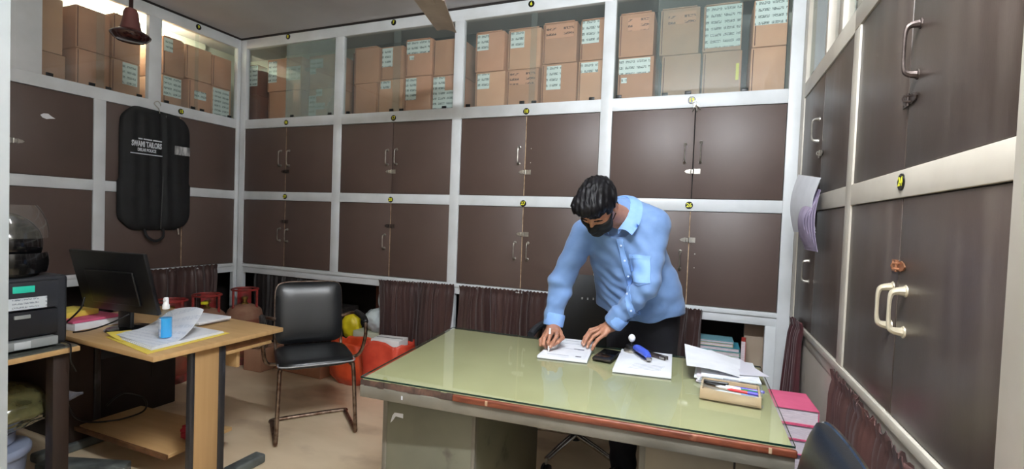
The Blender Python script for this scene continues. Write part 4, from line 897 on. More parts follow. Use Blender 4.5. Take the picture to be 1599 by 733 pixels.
# ------------------------------------------------------------------ swivel chair behind the desk
sx_, sy_ = -.665, 2.82
sw = thing('swivel_chair', 'black plastic swivel chair with chrome five-star base behind desk', 'chair', (sx_, sy_, 0))
for an in (-1.84, -.56, .72, 1.96, 3.0):
    d_ = Vector((math.cos(an), math.sin(an), 0)); c_ = Vector((sx_, sy_, 0))
    b_ = MB()
    for k_ in (-1, 1):
        o_ = Vector((-d_.y, d_.x, 0)) * .012 * k_
        b_.tube([c_ + o_ + d_ * .03 + Vector((0, 0, .115)), c_ + o_ * .8 + d_ * .18 + Vector((0, 0, .100)), c_ + o_ * .6 + d_ * .31 + Vector((0, 0, .080))], .010, 8)
    leg = b_.build('base_spoke', M_CHROME, sw, smooth=50)
    e_ = c_ + d_ * .315
    MB().tube([e_ + Vector((0, 0, .085)), e_ + Vector((0, 0, .052))], .007, 8).build('caster_stem', M_STEEL, leg)
    side = Vector((-d_.y, d_.x, 0))
    MB().lathe([(.012, -.022), (.026, -.020), (.027, -.004), (.015, -.003), (.015, .003), (.027, .004), (.026, .020), (.012, .022)], e_ + Vector((0, 0, .0275)), 18, axis=side).build('caster', M_BLACK, leg)
MB().lathe([(.032, .085), (.036, .09), (.036, .13), (.028, .14), (.028, .30), (.018, .302), (.018, .42)], (sx_, sy_, 0), 20).build('gas_column', M_BLACK, sw)
MB().box((sx_ - .10, sy_ - .09, .415), (sx_ + .10, sy_ + .10, .44)).build('seat_plate', M_BLACK, sw, bevel=.004)
def cushion(cx, cy, hx_, hy_, z0, z1, e=.5):
    mb = MB(); rings = [(0.0, .90, z0), (.3, 1.0, z0 + .012), (.6, 1.0, z1 - .015), (.85, .95, z1 - .003), (1, .75, z1 + .004), (1, .35, z1 + .007)]
    n = 40
    for (q, k, z) in rings:
        for i in range(n):
            t = 2 * math.pi * i / n
            mb.v.append((cx + math.copysign(abs(math.cos(t)) ** e, math.cos(t)) * hx_ * k, cy + math.copysign(abs(math.sin(t)) ** e, math.sin(t)) * hy_ * k, z))
    for j in range(len(rings) - 1):
        for i in range(n): mb.f.append((j * n + i, j * n + (i + 1) % n, (j + 1) * n + (i + 1) % n, (j + 1) * n + i)); mb.mi.append(0)
    mb.f += [tuple(range(n))[::-1], tuple(range((len(rings) - 1) * n, len(rings) * n))]; mb.mi += [0, 0]
    return mb
cushion(sx_ - .045, sy_ + .10, .215, .205, .44, .50).build('seat', M_LEATHER, sw, smooth=50)
def swb(a, v):
    x = sx_ + .0 + (a - .5) * .46 * (1 - .12 * abs(2 * v - 1) ** 4); z = .56 + .475 * v
    y = sy_ + .275 + .05 * v - .045 * (1 - abs(2 * a - 1) ** 2) * -1 * .5 - .02 * math.sin(math.pi * v)
    return Vector((x, y, z))
MB().sheet(swb, 15, 15, .028).build('backrest', mat('dull_black_plastic', rgb(28, 30, 33), .5), sw, smooth=60)
for (px_, pz_, hh_) in ((-.729, .887, .014), (-.692, .886, .014), (-.655, .889, .014), (-.618, .888, .014), (-.581, .887, .014), (-.629, .954, .024)):
    P_ = swb((px_ - sx_) / .46 + .5, (pz_ - .56) / .475)
    MB().obox((px_, P_.y - .0145, pz_), (.009, .004, hh_), 0).build('vent_slot', mat('pale_slot', rgb(190, 190, 186), .6), sw, smooth=0)
MB().tube(smoothpath([(sx_ - .02, sy_ + .24, .44), (sx_ - .02, sy_ + .31, .50), (sx_, sy_ + .33, .70)], 5), .018, 8).build('back_support', M_BLACK, sw)
for s_ in (-1, 1):
    X = sx_ + s_ * .255
    MB().tube(smoothpath([(sx_ + s_ * .12, sy_ + .05, .43), (X, sy_ + .05, .46), (X + s_ * .015, sy_ + .04, .60), (X, sy_ + .03, .715)], 5), .014, 8).build('arm_post', M_BLACK, sw)
    MB().tube(smoothpath([(X, sy_ + .16, .70), (X, sy_ + .10, .733), (X, sy_ - .06, .733), (X + s_ * .005, sy_ - .14, .71)], 5), .022, 10).build('armrest', mat('grey_black_armrest', rgb(44, 48, 54), .45), sw)

# ------------------------------------------------------------------ black visitor armchairs on chrome cantilever frames
def armchair(label, loc, rz, frame_m, arms=True):
    r = thing('visitor_armchair', label, 'chair', (loc[0], loc[1], 0), None, rz)   # local: faces -Y, x across
    W_ = .235
    cushion(0, 0, .225, .235, .435, .482, .42).build('seat', M_LEATHER, r, smooth=50, local=True)
    # piping on the front lip
    MB().tube(smoothpath([(-.218, -.15, .462), (-.20, -.226, .460), (0, -.237, .460), (.20, -.226, .460), (.218, -.15, .462)], 6), .0045, 7).build('seat_piping', M_WPLAS if False else mat('shiny_piping', rgb(150, 152, 156), .2), r, local=True)
    def bk(a, v):
        ca, cv = 2 * a - 1, 2 * v - 1
        kx = 1 - .10 * abs(cv) ** 8; kz = 1 - .07 * abs(ca) ** 8
        x = ca * .215 * kx; z = .69 + cv * .205 * kz
        y = .235 + .075 * v + .012 * ca * ca * -1 - .030 * (1 - abs(ca) ** 6) * (1 - abs(cv) ** 6)
        return Vector((x, y, z))
    def bkr(a, v):
        ca, cv = 2 * a - 1, 2 * v - 1
        kx = 1 - .10 * abs(cv) ** 8; kz = 1 - .07 * abs(ca) ** 8
        return Vector((ca * .215 * kx, .235 + .075 * v + .020 - .012 * ca * ca + .010 * (1 - abs(ca) ** 6) * (1 - abs(cv) ** 6), .69 + cv * .205 * kz))
    n = 23; mb = MB().grid(bk, n, n).grid(bkr, n, n); K = n * n
    rimi = [i for i in range(n)] + [j * n + n - 1 for j in range(1, n)] + [(n - 1) * n + i for i in range(n - 2, -1, -1)] + [j * n for j in range(n - 2, 0, -1)]
    for a, b in zip(rimi, rimi[1:] + rimi[:1]): mb.f.append((a, b, K + b, K + a)); mb.mi.append(0)
    mb.build('backrest', M_LEATHER, r, smooth=60, local=True)
    path = [Vector(mb.v[K + i]) + Vector((0, -.004, 0)) for i in rimi]
    MB().tube(path[::1], .0055, 6, closed=True).build('back_rim', frame_m, r, local=True)
    # one bent tube: floor U at the rear, front legs, under-seat
    for s in (-1, 1):
        MB().tube(smoothpath([(s * .20, .20, .425), (s * .205, -.15, .425), (s * .212, -.205, .405), (s * .225, -.245, .06), (s * .228, -.235, .018), (s * .228, -.19, .0135), (s * .228, .02, .0135)], 6), .0125, 10).build('front_leg', frame_m, r, local=True)
        if arms: MB().tube(smoothpath([(s * .215, .255, .655), (s * .285, .22, .678), (s * .298, .10, .682), (s * .298, -.09, .676), (s * .298, -.135, .650), (s * .298, -.125, .58), (s * .29, -.08, .49), (s * .265, -.045, .44), (s * .20, -.03, .428)], 6), .0115, 10).build('arm_tube', frame_m, r, local=True)
        if arms: MB().tube(smoothpath([(s * .298, .17, .692), (s * .299, .05, .697), (s * .299, -.08, .693), (s * .299, -.125, .672)], 5), [.014] + [.019] * 14 + [.015], 10).build('arm_pad', M_BLACK, r, local=True)
        MB().tube([(s * .208, .21, .425), (s * .212, .255, .50), (s * .212, .290, .62)], .010, 8).build('back_stay', frame_m, r, local=True)
    MB().tube(smoothpath([(-.228, .02, .0135), (-.226, .10, .014), (-.20, .135, .014), (.20, .135, .014), (.226, .10, .014), (.228, .02, .0135)], 6), .0125, 10).build('floor_bar', frame_m, r, local=True)
    return r
armchair('black leatherette armchair on rusted chrome frame facing the desk', (-2.325, 2.435), math.atan2(.81, .58) - .06 , M_OLDCHR)
armchair('black padded chair at the near right corner of the desk', (.004, 1.262), -1.53, M_CHROME, False)

# ------------------------------------------------------------------ beech computer table
WT = .735
bt = thing('computer_table', 'beech computer table with black marbled leg edges', 'table', (-2.6, 1.7, 0))
slabq([(-2.172, 1.352), (-2.158, 2.03), (-3.30, 2.085), (-3.30, 1.40)], WT - .024, .024).build('table_top', M_BEECH, bt, bevel=.004)
def leg(x, y0, y1, foot_y0, foot_y1, part):
    l = MB().box((x - .024, y0, .05), (x, y1, WT - .024)).build('leg_panel', part, bt, bevel=.002)
    MB().box((x - .030, y0 - .022, .05), (x + .006, y0, WT - .026)).build('marbled_edge', M_MARBLE, l, bevel=.008, seg=3)
    MB().box((x - .030, y1, .05), (x + .006, y1 + .036, WT - .026)).build('marbled_edge', M_MARBLE, l, bevel=.010, seg=3)
    MB().box((x - .05, foot_y0, .0), (x + .024, foot_y1, .05)).build('foot_bar', M_MARBLEG, l, bevel=.012, seg=3)
    return l
leg(-2.205, 1.560, 1.682, 1.42, 1.955, M_BEECHV)
leg(-3.22, 1.560, 1.682, 1.42, 1.955, M_DKWOOD)  # beech leg coloured dark to stand for the shade under the table
MB().box((-3.20, 1.80, .56), (-2.23, 1.818, .70)).build('modesty_rail', M_BEECH, bt, bevel=.002)
MB().box((-3.19, 1.72, WT - .085), (-2.20, 1.99, WT - .068)).build('keyboard_shelf', M_BEECH, bt, bevel=.003)
MB().box((-2.22, 1.70, WT - .068), (-2.205, 2.0, WT - .030)).build('slide_rail', M_BEDGE, bt)
lo = slabq([(-2.43, 1.585), (-2.44, 1.95), (-3.19, 1.92), (-3.19, 1.60)], .128, .020).build('low_shelf', M_BEECH, bt, bevel=.003)
MB().box((-3.19, 1.575, .126), (-2.425, 1.588, .150)).build('shelf_edge', M_BEDGE, bt, bevel=.002)
rg_ = blob('red_cloth', 'crumpled dark red cloth on the low shelf of beech table', 'cloth', (-2.50, 1.765, .187), (.05, .055, .045), mat('dark_red_cloth', rgb(150, 24, 36), .8), 2, .4, 2.5, 4)

# left-hand printer table
pt = thing('printer_table', 'dark glass-topped table with beech edge carrying the printer', 'table', (-3.0, 1.0, 0))
slabq([(-2.590, .62), (-2.640, 1.325), (-3.45, 1.36), (-3.45, .62)], WT - .028, .022).build('table_top', M_BEECH, pt, bevel=.003)
slabq([(-2.600, .63), (-2.650, 1.318), (-3.44, 1.352), (-3.44, .63)], WT - .0058, .0062).build('glass_cover', M_TOPGL, pt)
for (x, y) in ((-2.70, 1.27), (-3.40, 1.30), (-2.66, .68), (-3.40, .68)):
    MB().box((x - .03, y - .03, 0), (x + .03, y + .03, WT - .028)).build('leg', M_DKWOOD, pt, bevel=.003)
MB().box((-3.42, 1.30, .35), (-2.72, 1.318, WT - .03)).build('added_dark_board', M_DKWOOD, pt)  # dark panel added to make the space under the table black
# printer
prz = WT + .0008
pr_ = thing('laser_printer', 'charcoal laser printer with teal sticker and white strip label', 'printer', (-2.85, 1.1, prz))
MB().box((-3.06, .86, prz + .004), (-2.725, 1.318, prz + .318)).build('printer_body', M_PRN, pr_, bevel=.016, seg=3)
MB().box((-2.728, .88, prz + .178), (-2.700, 1.272, prz + .300)).build('front_door', M_PRN, pr_, bevel=.006)
MB().box((-2.728, .88, prz + .060), (-2.700, 1.272, prz + .172)).build('manual_feed_door', M_PRN2, pr_, bevel=.006)
MB().box((-2.702, 1.118, prz + .142), (-2.694, 1.172, prz + .158)).build('door_grip', M_GREYP, pr_, bevel=.002)
MB().box((-2.701, 1.113, prz + .254), (-2.697, 1.186, prz + .283)).build('teal_sticker', M_TEAL, pr_, bevel=.0015)
MB().box((-2.7005, .96, prz + .182), (-2.6975, 1.228, prz + .232)).build('strip_label', mat_print('strip_label_print', rgb(196, 204, 210), rgb(130, 138, 150), 9, 60, .8, 3.1, 'YZ', 160), pr_, smooth=0)
MB().box((-2.735, .97, prz + .012), (-2.680, 1.262, prz + .050)).build('paper_tray', M_GREYP, pr_, bevel=.003)
MB().box((-2.682, 1.11, prz + .016), (-2.676, 1.165, prz + .046)).build('tray_window', mat('tray_paper', rgb(186, 190, 194), .5), pr_, bevel=.001)
for (x, y) in ((-3.03, .89), (-2.75, .89), (-3.03, 1.29), (-2.75, 1.29)): MB().lathe([(.012, 0), (.012, .006)], (x, y, prz), 10).build('foot', M_BLACK, pr_)
# helmet on the printer
hz0 = prz + .3185
he = thing('motorcycle_helmet', 'black motorcycle helmet with raised clear visor on the printer', 'helmet', (-2.86, 1.155, hz0))
hc = Vector((-2.865, 1.145, hz0 + .135))
def helm(a, v):
    th = 2 * math.pi * a; ph = math.pi * (.02 + .80 * v) - math.pi / 2
    zz = -math.sin(ph); rr_ = math.cos(ph)
    return hc + Vector((math.cos(th) * rr_ * .150, math.sin(th) * rr_ * .128, zz * .142 + .003))
mb = MB().grid(helm, 40, 22, wrapu=True); mb.f.append(tuple(range(40))[::-1]); mb.mi.append(0)
mb.build('helmet_shell', M_GLOSSBLK, he, smooth=60)
MB().tube([hc + Vector((.125 * math.cos(t), .107 * math.sin(t), -.125)) for t in [i * 2 * math.pi / 36 for i in range(36)]], .011, 8, closed=True).build('bottom_rim', M_BLACK, he)
def chin(a, v):
    th = -1.15 + 2.3 * a; z = -.118 + .085 * v
    return hc + Vector((math.cos(th) * (.158 + .006 * math.sin(math.pi * v)), math.sin(th) * (.136 + .006 * math.sin(math.pi * v)), z))
MB().sheet(chin, 24, 6, .012).build('chin_bar', M_GLOSSBLK, he, smooth=60)
def vis(a, v):
    th = -1.35 + 2.7 * a; z = .005 + .145 * v; k = math.sqrt(max(0.05, 1 - (max(0, z - .02) / .19) ** 2))
    return hc + Vector((math.cos(th) * .168 * k, math.sin(th) * .146 * k, z + .028))
MB().sheet(vis, 24, 10, .002).build('visor', M_VISOR, he, smooth=60)
# monitor seen from behind, leaning back
mo = thing('computer_monitor', 'black computer monitor seen from behind on the beech table', 'monitor', (-2.79, 1.56, WT))
mTL, mTR, mBL, mBR = Vector((-3.035, 1.465, 1.145)), Vector((-2.555, 1.535, 1.143)), Vector((-3.03, 1.535, .835)), Vector((-2.548, 1.607, .828))
def quadbox(TL, TR, BL, BR, th, off=0.0):
    n = (TR - TL).cross(BL - TL).normalized()
    A = [p + n * off for p in (BL, BR, TR, TL)]; B = [p + n * (off + th) for p in (BL, BR, TR, TL)]
    return MB().add(A + B, [(0, 1, 2, 3), (7, 6, 5, 4), (0, 4, 5, 1), (1, 5, 6, 2), (2, 6, 7, 3), (3, 7, 4, 0)])
nrm_ = (mTR - mTL).cross(mBL - mTL).normalized(); sgn = 1 if nrm_.y > 0 else -1
quadbox(mTL, mTR, mBL, mBR, .022 * sgn).build('screen_panel', M_SCREEN, mo, bevel=.006)
lerp = lambda a, b, t: a + (b - a) * t
def sub(a0, a1, b0, b1):
    f = lambda a, b: lerp(lerp(mTL, mTR, a), lerp(mBL, mBR, a), b)
    return f(a0, b0), f(a1, b0), f(a0, b1), f(a1, b1)
quadbox(*sub(.18, .82, .30, .86), -.012 * sgn).build('rear_housing', M_SCREEN, mo, bevel=.010, seg=3)
quadbox(*sub(.010, .99, .02, .975), .0008 * sgn, .0222 * sgn).build('screen_face', M_GLOSSBLK, mo)
mid = lerp(mBL, mBR, .55)
MB().obox((mid.x, mid.y + .010, (WT + .86) / 2 + .01), (.085, .022, .86 - WT + .06), .14).build('stand_neck', M_BLACK, mo, bevel=.006)
MB().lathe([(.105, .0), (.108, .004), (.10, .012), (.04, .017), (.03, .02)], (mid.x, mid.y + .03, WT + .0006), 32).build('stand_base', M_GLOSSBLK, mo)
MB().tube(smoothpath([(-2.93, 1.485, .905), (-2.93, 1.47, .85), (-2.97, 1.44, .79), (-3.02, 1.42, .752), (-3.10, 1.42, .745)], 6), .0045, 8).build('video_cable', M_CABLE, mo)
MB().tube(smoothpath([(-2.70, 1.56, .83), (-2.74, 1.50, .79), (-2.82, 1.45, .755), (-2.89, 1.42, .742)], 6), .004, 8).build('power_cable', M_CABLE, mo)
# papers and folders on the tables
fol = thing('yellow_folder', 'yellow card folder under the papers at front of beech table', 'folder', (-2.45, 1.57, WT + .0006))
slabq([(-2.69, 1.452), (-2.235, 1.365), (-2.275, 1.792), (-2.74, 1.80)], WT + .0008, .0026).build('folder_back', M_FOLDY, fol)
def ff(a, v): return Vector((-2.69 + .17 * a, 1.455 + .20 * v - .02 * a, WT + .0042 + .020 * (1 - a) ** 2 * (1 - v)))
MB().sheet(ff, 8, 6, .0015).build('folder_flap', M_FOLDY, fol)
pp = thing('paper_sheets', 'curled printed sheets on yellow folder under the sanitizer bottle', 'papers', (-2.45, 1.57, WT + .004))
M_TAB = mat_print('table_printed_sheet', rgb(226, 230, 238), rgb(206, 212, 224), 14, 30, .9, 5.5, 'XY', 220)
for i in range(3):
    P = [(-2.655 + .010 * i, 1.468 + .004 * i), (-2.268 - .008 * i, 1.402 + .008 * i), (-2.30, 1.780 - .004 * i), (-2.68, 1.775)]
    slabq(P, WT + .0040 + .0032 * i, .003).build('lower_sheet', M_PAPER, pp)
def cs(a, v):
    x = -2.665 + .385 * a - .035 * v; y = 1.475 - .055 * a + .30 * v
    z = WT + .0145 + .30 * max(0, v - .38) ** 1.35 * (.30 + .70 * a ** .8) * (1 - .2 * a ** 6) + .005 * math.sin(6 * a) * v * v
    if v > .35: y -= .10 * (v - .35) ** 2
    return Vector((x, y, z))
MB().sheet(cs, 20, 20, .0012).build('top_sheet', M_TAB, pp, smooth=60)
bz = WT + .0155
sb = thing('sanitizer_bottle', 'clear spray bottle of blue liquid on the printed sheets', 'bottle', (-2.395, 1.545, bz))
bc = (-2.395, 1.545, bz)
MB().lathe([(.024, 0), (.0275, .004), (.0275, .105), (.025, .118), (.012, .136), (.011, .146)], bc, 28).build('bottle_body', M_BOTTLE, sb, smooth=50)
MB().lathe([(.022, .003), (.0258, .006), (.0258, .098), (.002, .0985)], bc, 24).build('blue_liquid', M_BLUEL, sb, smooth=50)
MB().lathe([(.0145, .140), (.0155, .142), (.0155, .160), (.012, .164), (.011, .190), (.0085, .196), (.0, .197)], bc, 20).build('spray_cap', M_WPLAS, sb, smooth=50)
MB().lathe([(.004, 0), (.004, .012)], (bc[0] + .008, bc[1] - .006, bz + .186), 8, axis=Vector((.6, -.8, 0))).build('nozzle', M_WPLAS, sb)
def lab(a, v): t = -2.3 + 1.0 * a; return Vector((bc[0] + .0280 * math.cos(t), bc[1] + .0280 * math.sin(t), bz + .012 + .085 * v))
MB().sheet(lab, 10, 3, .0006).build('bottle_label', mat('blue_white_label', rgb(150, 176, 214), .4, rgb(226, 232, 240), 30, (.1, .1, 1.2)), sb)
fp = thing('paper_pile', 'flat white papers lying on beech table behind the monitor', 'papers', (-2.70, 1.9, WT))
for i, (c_, s_, m_, dz) in enumerate([((-2.70, 1.90), (.30, .22), M_PAPER, .0), ((-2.66, 1.89), (.28, .20), M_PAPER, .014)]):
    MB().obox((c_[0], c_[1], WT + .008 + dz), (s_[0], s_[1], .013), .1 * i - .05).build('paper_sheaf', m_, fp, bevel=.001)
fp2 = thing('folder_stack', 'white papers topped by pink and yellow folders beside printer', 'folders', (-3.08, 1.54, WT))
MB().obox((-3.08, 1.555, WT + .019), (.28, .24, .036), .08).build('paper_sheaf', M_PAPER, fp2, bevel=.002)
MB().obox((-3.08, 1.55, WT + .044), (.27, .23, .012), .05).build('pink_folder', M_PINK, fp2, bevel=.002)
MB().obox((-3.13, 1.52, WT + .066), (.17, .17, .030), .2).build('yellow_folder', M_FOLDY, fp2, bevel=.002)
# ------------------------------------------------------------------ files, books, bags and odds and ends
pk_rot = .08
def file_at(name, label, cat, c, size, rz, cover, group=None, pages=M_PAGES):
    r = thing(name, label, cat, c, group)
    R_ = Matrix.Rotation(rz, 3, 'Z'); w_, d_, h = size
    MB().obox(Vector(c) + Vector((0, 0, h / 2)), (w_ * .96, d_ * .96, h - .006), R_).build('page_block', pages, r)
    cv = MB()
    cv.obox(Vector(c) + Vector((0, 0, .0012)), (w_, d_, .0024), R_); cv.obox(Vector(c) + Vector((0, 0, h - .0012)), (w_, d_, .0024), R_)
    cv.obox(Vector(c) + R_ @ Vector((w_ / 2 - .0012, 0, h / 2)), (.0024, d_, h), R_)
    cv.build('cover', cover, r)
    return r
z = .0
base_z = .02
M_GREYF = mat('grey_file_cover', rgb(150, 148, 152), .6); M_NAVY = mat('dark_navy_cover', rgb(40, 42, 66), .55)
pkc = (.362, 2.29)
zz = 0.0
for (h, cv, lb) in ((.26, M_NAVY, 'dark thick ledger at the bottom of pink file pile'), (.13, M_GREYF, 'grey file above the dark ledger under pink files'), (.11, M_GREYF, 'grey file directly under the pink files'), (.06, M_PINK, 'lowest pink file in pile by right wall'), (.06, M_PINK, 'middle pink file in pile by right wall'), (.062, M_PINK, 'topmost pink file in pile by right wall')):
    file_at('file', lb, 'file', (pkc[0] + random.uniform(-.008, .008), pkc[1] + random.uniform(-.008, .008), zz), (.168, .22, h - .002), pk_rot + random.uniform(-.04, .04), cv, 'files piled by the right wall')
    zz += h
zz = 0.0
M_BLUEC = mat('sky_blue_cover', rgb(80, 150, 210), .5)
for (h, cv, lb) in ((.22, M_NAVY, 'dark ledger lowest beside right desk pedestal'), (.14, M_GREYF, 'grey ledger beside right desk pedestal'), (.085, M_BLUEC, 'sky blue covered ledger beside right desk pedestal')):
    file_at('ledger', lb, 'book', (.355, 1.99, zz), (.15, .24, h - .002), .05, cv, 'ledgers beside the desk')
    zz += h
# stacked books in the open compartment behind the desk
carton_at('wooden_stool', 'low box under the stacked books in open compartment', -.02, .278, 3.385, 3.495, 0, .485, M_DKWOOD, 0, 'box')
bk = [(.028, .27, .19, mat('red_book_cover', rgb(196, 70, 62), .5), -.05, 'red-edged book at bottom of stacked books'), (.022, .28, .20, M_GREYF, .03, 'grey book second from bottom of stacked books'), (.030, .28, .20, mat('beige_book', rgb(190, 176, 140), .6), -.03, 'beige book in middle of stacked books'),
      (.028, .29, .20, mat('mint_book', rgb(150, 190, 176), .55), .02, 'mint green book in middle of stacked books'), (.026, .27, .19, mat('teal_book', rgb(72, 150, 170), .5), .0, 'teal book third from top of stacked books'), (.022, .22, .17, mat('cream_book', rgb(206, 190, 140), .55), .04, 'cream book second from top of stacked books'), (.016, .21, .17, mat('pale_teal_book', rgb(126, 178, 190), .5), .02, 'pale teal book on top of stacked books')]
zz = .4855
for i, (h, w_, d_, cv, rz, lb) in enumerate(bk):
    file_at('book', lb, 'book', (.098 + .010 * math.sin(i * 2.1), 3.47, zz), (w_ * .98, d_, h - .001), rz, cv, 'books stacked behind the desk'); zz += h
rb = file_at('book', 'red book leaning at right end of stacked books', 'book', (.262, 3.425, .4855), (.026, .12, .19), -.08, bk[0][3], 'books stacked behind the desk')
# under the printer table
tub = thing('plastic_tub', 'pale blue plastic tub with lid under the printer table', 'tub', (-2.93, 1.12, 0))
MB().lathe([(.10, .002), (.115, .01), (.135, .22), (.14, .235), (.13, .236), (.02, .236)], (-2.93, 1.12, 0), 32).build('tub_body', M_TUB, tub, smooth=40)
MB().lathe([(.146, .232), (.150, .238), (.150, .262), (.143, .272), (.02, .274)], (-2.93, 1.12, 0), 32).build('tub_lid', M_TUB, tub, smooth=40)
tub2 = MB().lathe([(.10, .0), (.115, .01), (.118, .055), (.02, .056)], (-2.96, 1.11, .275), 28).build('plastic_tub', M_TUB, None, smooth=40); tag(tub2, 'small pale blue tub between lidded tub and olive bag', 'tub')
ob = blob('clear_wrapped_bag', 'shiny clear wrapped bag of olive cloth on blue tub', 'bag', (-2.965, 1.16, .425), (.20, .235, .105), M_OLIVE, 11, .14, 1.6, 5)
tip = MB().grid(lambda a, v: Vector((-2.90 + .03 * v + .035 * (1 - v) * math.cos(2 * math.pi * a), 1.335 + .12 * v + .0 * a, .43 - .0 * v + .05 * (1 - v) * math.sin(2 * math.pi * a) + .006 * math.sin(14 * a + 9 * v))), 18, 8, wrapu=True)
o_ = tip.build('wrapped_tip', mat_glass('shiny_clear_wrap', (.8, .8, .84), .12, (.6, .62, .7), .05, 20), None, smooth=70); o_.parent = ob; o_.location = -ob.location
sl = MB()
sl.add(*[(lambda m_: (m_.v, m_.f))(slabq([(-3.02, 1.33), (-2.62, 1.50), (-2.66, 1.56), (-3.06, 1.42)], .0, .085))][0])
o_ = sl.build('marbled_plank', M_MARBLEG, None, bevel=.006); tag(o_, 'grey marbled plank on the floor below beech table', 'plank')
o_ = cushion(-2.38, 1.0, .16, .10, .16, .23, .6).build('floor_mat_roll', mat('pale_grey_fabric', rgb(176, 174, 166), .8), None, smooth=50); tag(o_, 'pale grey cloth bundle low in front of the tub', 'cloth')
carton_at('carton', 'dark low box under the pale grey cloth bundle', -2.52, -2.24, .92, 1.08, 0, .158, M_DARK, 0, 'box')
cb = MB().tube(smoothpath([(-3.05, 1.44, .70), (-3.06, 1.46, .45), (-3.12, 1.55, .22), (-3.10, 1.70, .15), (-2.98, 1.80, .19), (-2.93, 1.78, .28), (-2.98, 1.70, .33), (-3.06, 1.66, .26)], 8), .005, 8)
tag(cb.build('power_cord', M_CABLE, None), 'thick black cord looping below the beech table', 'cord')
cb = MB().tube(smoothpath([(-3.35, 1.99, .68), (-3.42, 2.12, .35), (-3.50, 2.14, .03), (-3.42, 2.06, .006), (-3.25, 2.02, .006), (-3.10, 2.06, .006)], 8), .004, 6)
tag(cb.build('power_cord', M_CABLE, None), 'thin black cord trailing on the floor behind beech table', 'cord')
cb = MB().tube(smoothpath([(-2.672, 1.262, .76), (-2.640, 1.28, .752), (-2.612, 1.275, .735), (-2.60, 1.27, .68), (-2.62, 1.30, .62)], 6), .0035, 6)
tag(cb.build('power_cord', M_CABLE, None), 'thin black cord hanging over edge of the printer table', 'cord')
carton_at('carton', 'added dark box standing in for shade under the printer table', -3.62, -3.22, .73, 1.25, 0, .62, M_DARK, 0, 'box')  # invented box, hides the lit floor so the space reads black
carton_at('carton', 'added low dark box standing in for shade behind the beech table', -3.95, -3.45, 1.62, 2.30, 0, .42, M_DARK, 0, 'box')  # invented dark block that deepens the shade behind the table
# ------------------------------------------------------------------ the standing man (fields meshed with surface nets)
from mathutils.bvhtree import BVHTree
V3 = lambda *a: np.array(a, float)
def f_cone(P, a, b, ra, rb, sq=None):
    """round cone; sq = (axis, k) squashes along a unit axis about a"""
    a = np.asarray(a, float); b = np.asarray(b, float)
    if sq is not None:
        n = np.asarray(sq[0], float); n = n / np.linalg.norm(n); k = sq[1]
        P = P + ((P - a) @ n)[..., None] * n * (1 / k - 1); b = b + ((b - a) @ n) * n * (1 / k - 1)
    ba = b - a; t = np.clip(((P - a) @ ba) / max(ba @ ba, 1e-12), 0, 1)
    d = np.linalg.norm(P - a - t[..., None] * ba, axis=-1) - (ra + (rb - ra) * t)
    return d * (sq[1] if sq is not None and sq[1] < 1 else 1.0)
def f_ell(P, c, r, R=None):
    q = P - np.asarray(c, float)
    if R is not None: q = q @ R          # columns of R are the ellipsoid's axes
    r = np.asarray(r, float); k = np.linalg.norm(q / r, axis=-1)
    return (k - 1) * r.min() * (0.6 + 0.4 * np.clip(k, 0, 1)) if False else k * (k - 1) / np.maximum(np.linalg.norm(q / r ** 2, axis=-1), 1e-9)
def smin(a, b, k):
    h = np.clip(.5 + .5 * (b - a) / k, 0, 1); return b + (a - b) * h - k * h * (1 - h)
def smax(a, b, k): return -smin(-a, -b, k)
def nets(fn, lo, hi, h):
    lo = np.asarray(lo, float); n = np.ceil((np.asarray(hi) - lo) / h).astype(int) + 1
    ax = [lo[i] + h * np.arange(n[i]) for i in range(3)]
    F = np.empty(tuple(n))
    for i0 in range(0, n[0], 24):
        X, Y, Z = np.meshgrid(ax[0][i0:i0 + 24], ax[1], ax[2], indexing='ij')
        F[i0:i0 + 24] = fn(np.stack([X, Y, Z], -1))
    s = F < 0
    cs = np.zeros(tuple(n - 1), int); off = [(i, j, k) for i in (0, 1) for j in (0, 1) for k in (0, 1)]
    sl = lambda A, o: A[o[0]:o[0] + n[0] - 1, o[1]:o[1] + n[1] - 1, o[2]:o[2] + n[2] - 1]
    for o in off: cs += sl(s, o)
    act = (cs > 0) & (cs < 8); idx = -np.ones(tuple(n - 1), int); I = np.argwhere(act); idx[act] = np.arange(len(I))
    acc = np.zeros((len(I), 3)); cnt = np.zeros(len(I))
    for o in off:
        for d in range(3):
            if o[d]: continue
            o2 = list(o); o2[d] = 1
            f0 = sl(F, o)[act]; f1 = sl(F, tuple(o2))[act]; m = (f0 < 0) != (f1 < 0)
            t = np.where(m, f0 / np.where(f0 == f1, 1, f0 - f1), 0)
            p = np.array(o, float)[None] + np.zeros((len(I), 3)); p[:, d] += t
            acc[m] += p[m]; cnt[m] += 1
    verts = lo + (I + acc / cnt[:, None]) * h
    quads = []
    for d in range(3):
        e1, e2 = [(1, 2), (2, 0), (0, 1)][d]
        a = [slice(1, -1)] * 3; a[d] = slice(0, -1)
        b = list(a); b[d] = slice(1, None)
        S0 = s[tuple(a)]; S1 = s[tuple(b)]; m = S0 != S1
        G = np.argwhere(m); G = G + np.array([0 if q == d else 1 for q in range(3)])
        E1 = np.eye(3, dtype=int)[e1]; E2 = np.eye(3, dtype=int)[e2]
        q = np.stack([idx[tuple((G - E1 - E2).T)], idx[tuple((G - E2).T)], idx[tuple(G.T)], idx[tuple((G - E1).T)]], 1)
        fl = ~S0[m]; q[fl] = q[fl][:, ::-1]; quads.append(q)
    return verts, np.concatenate(quads)
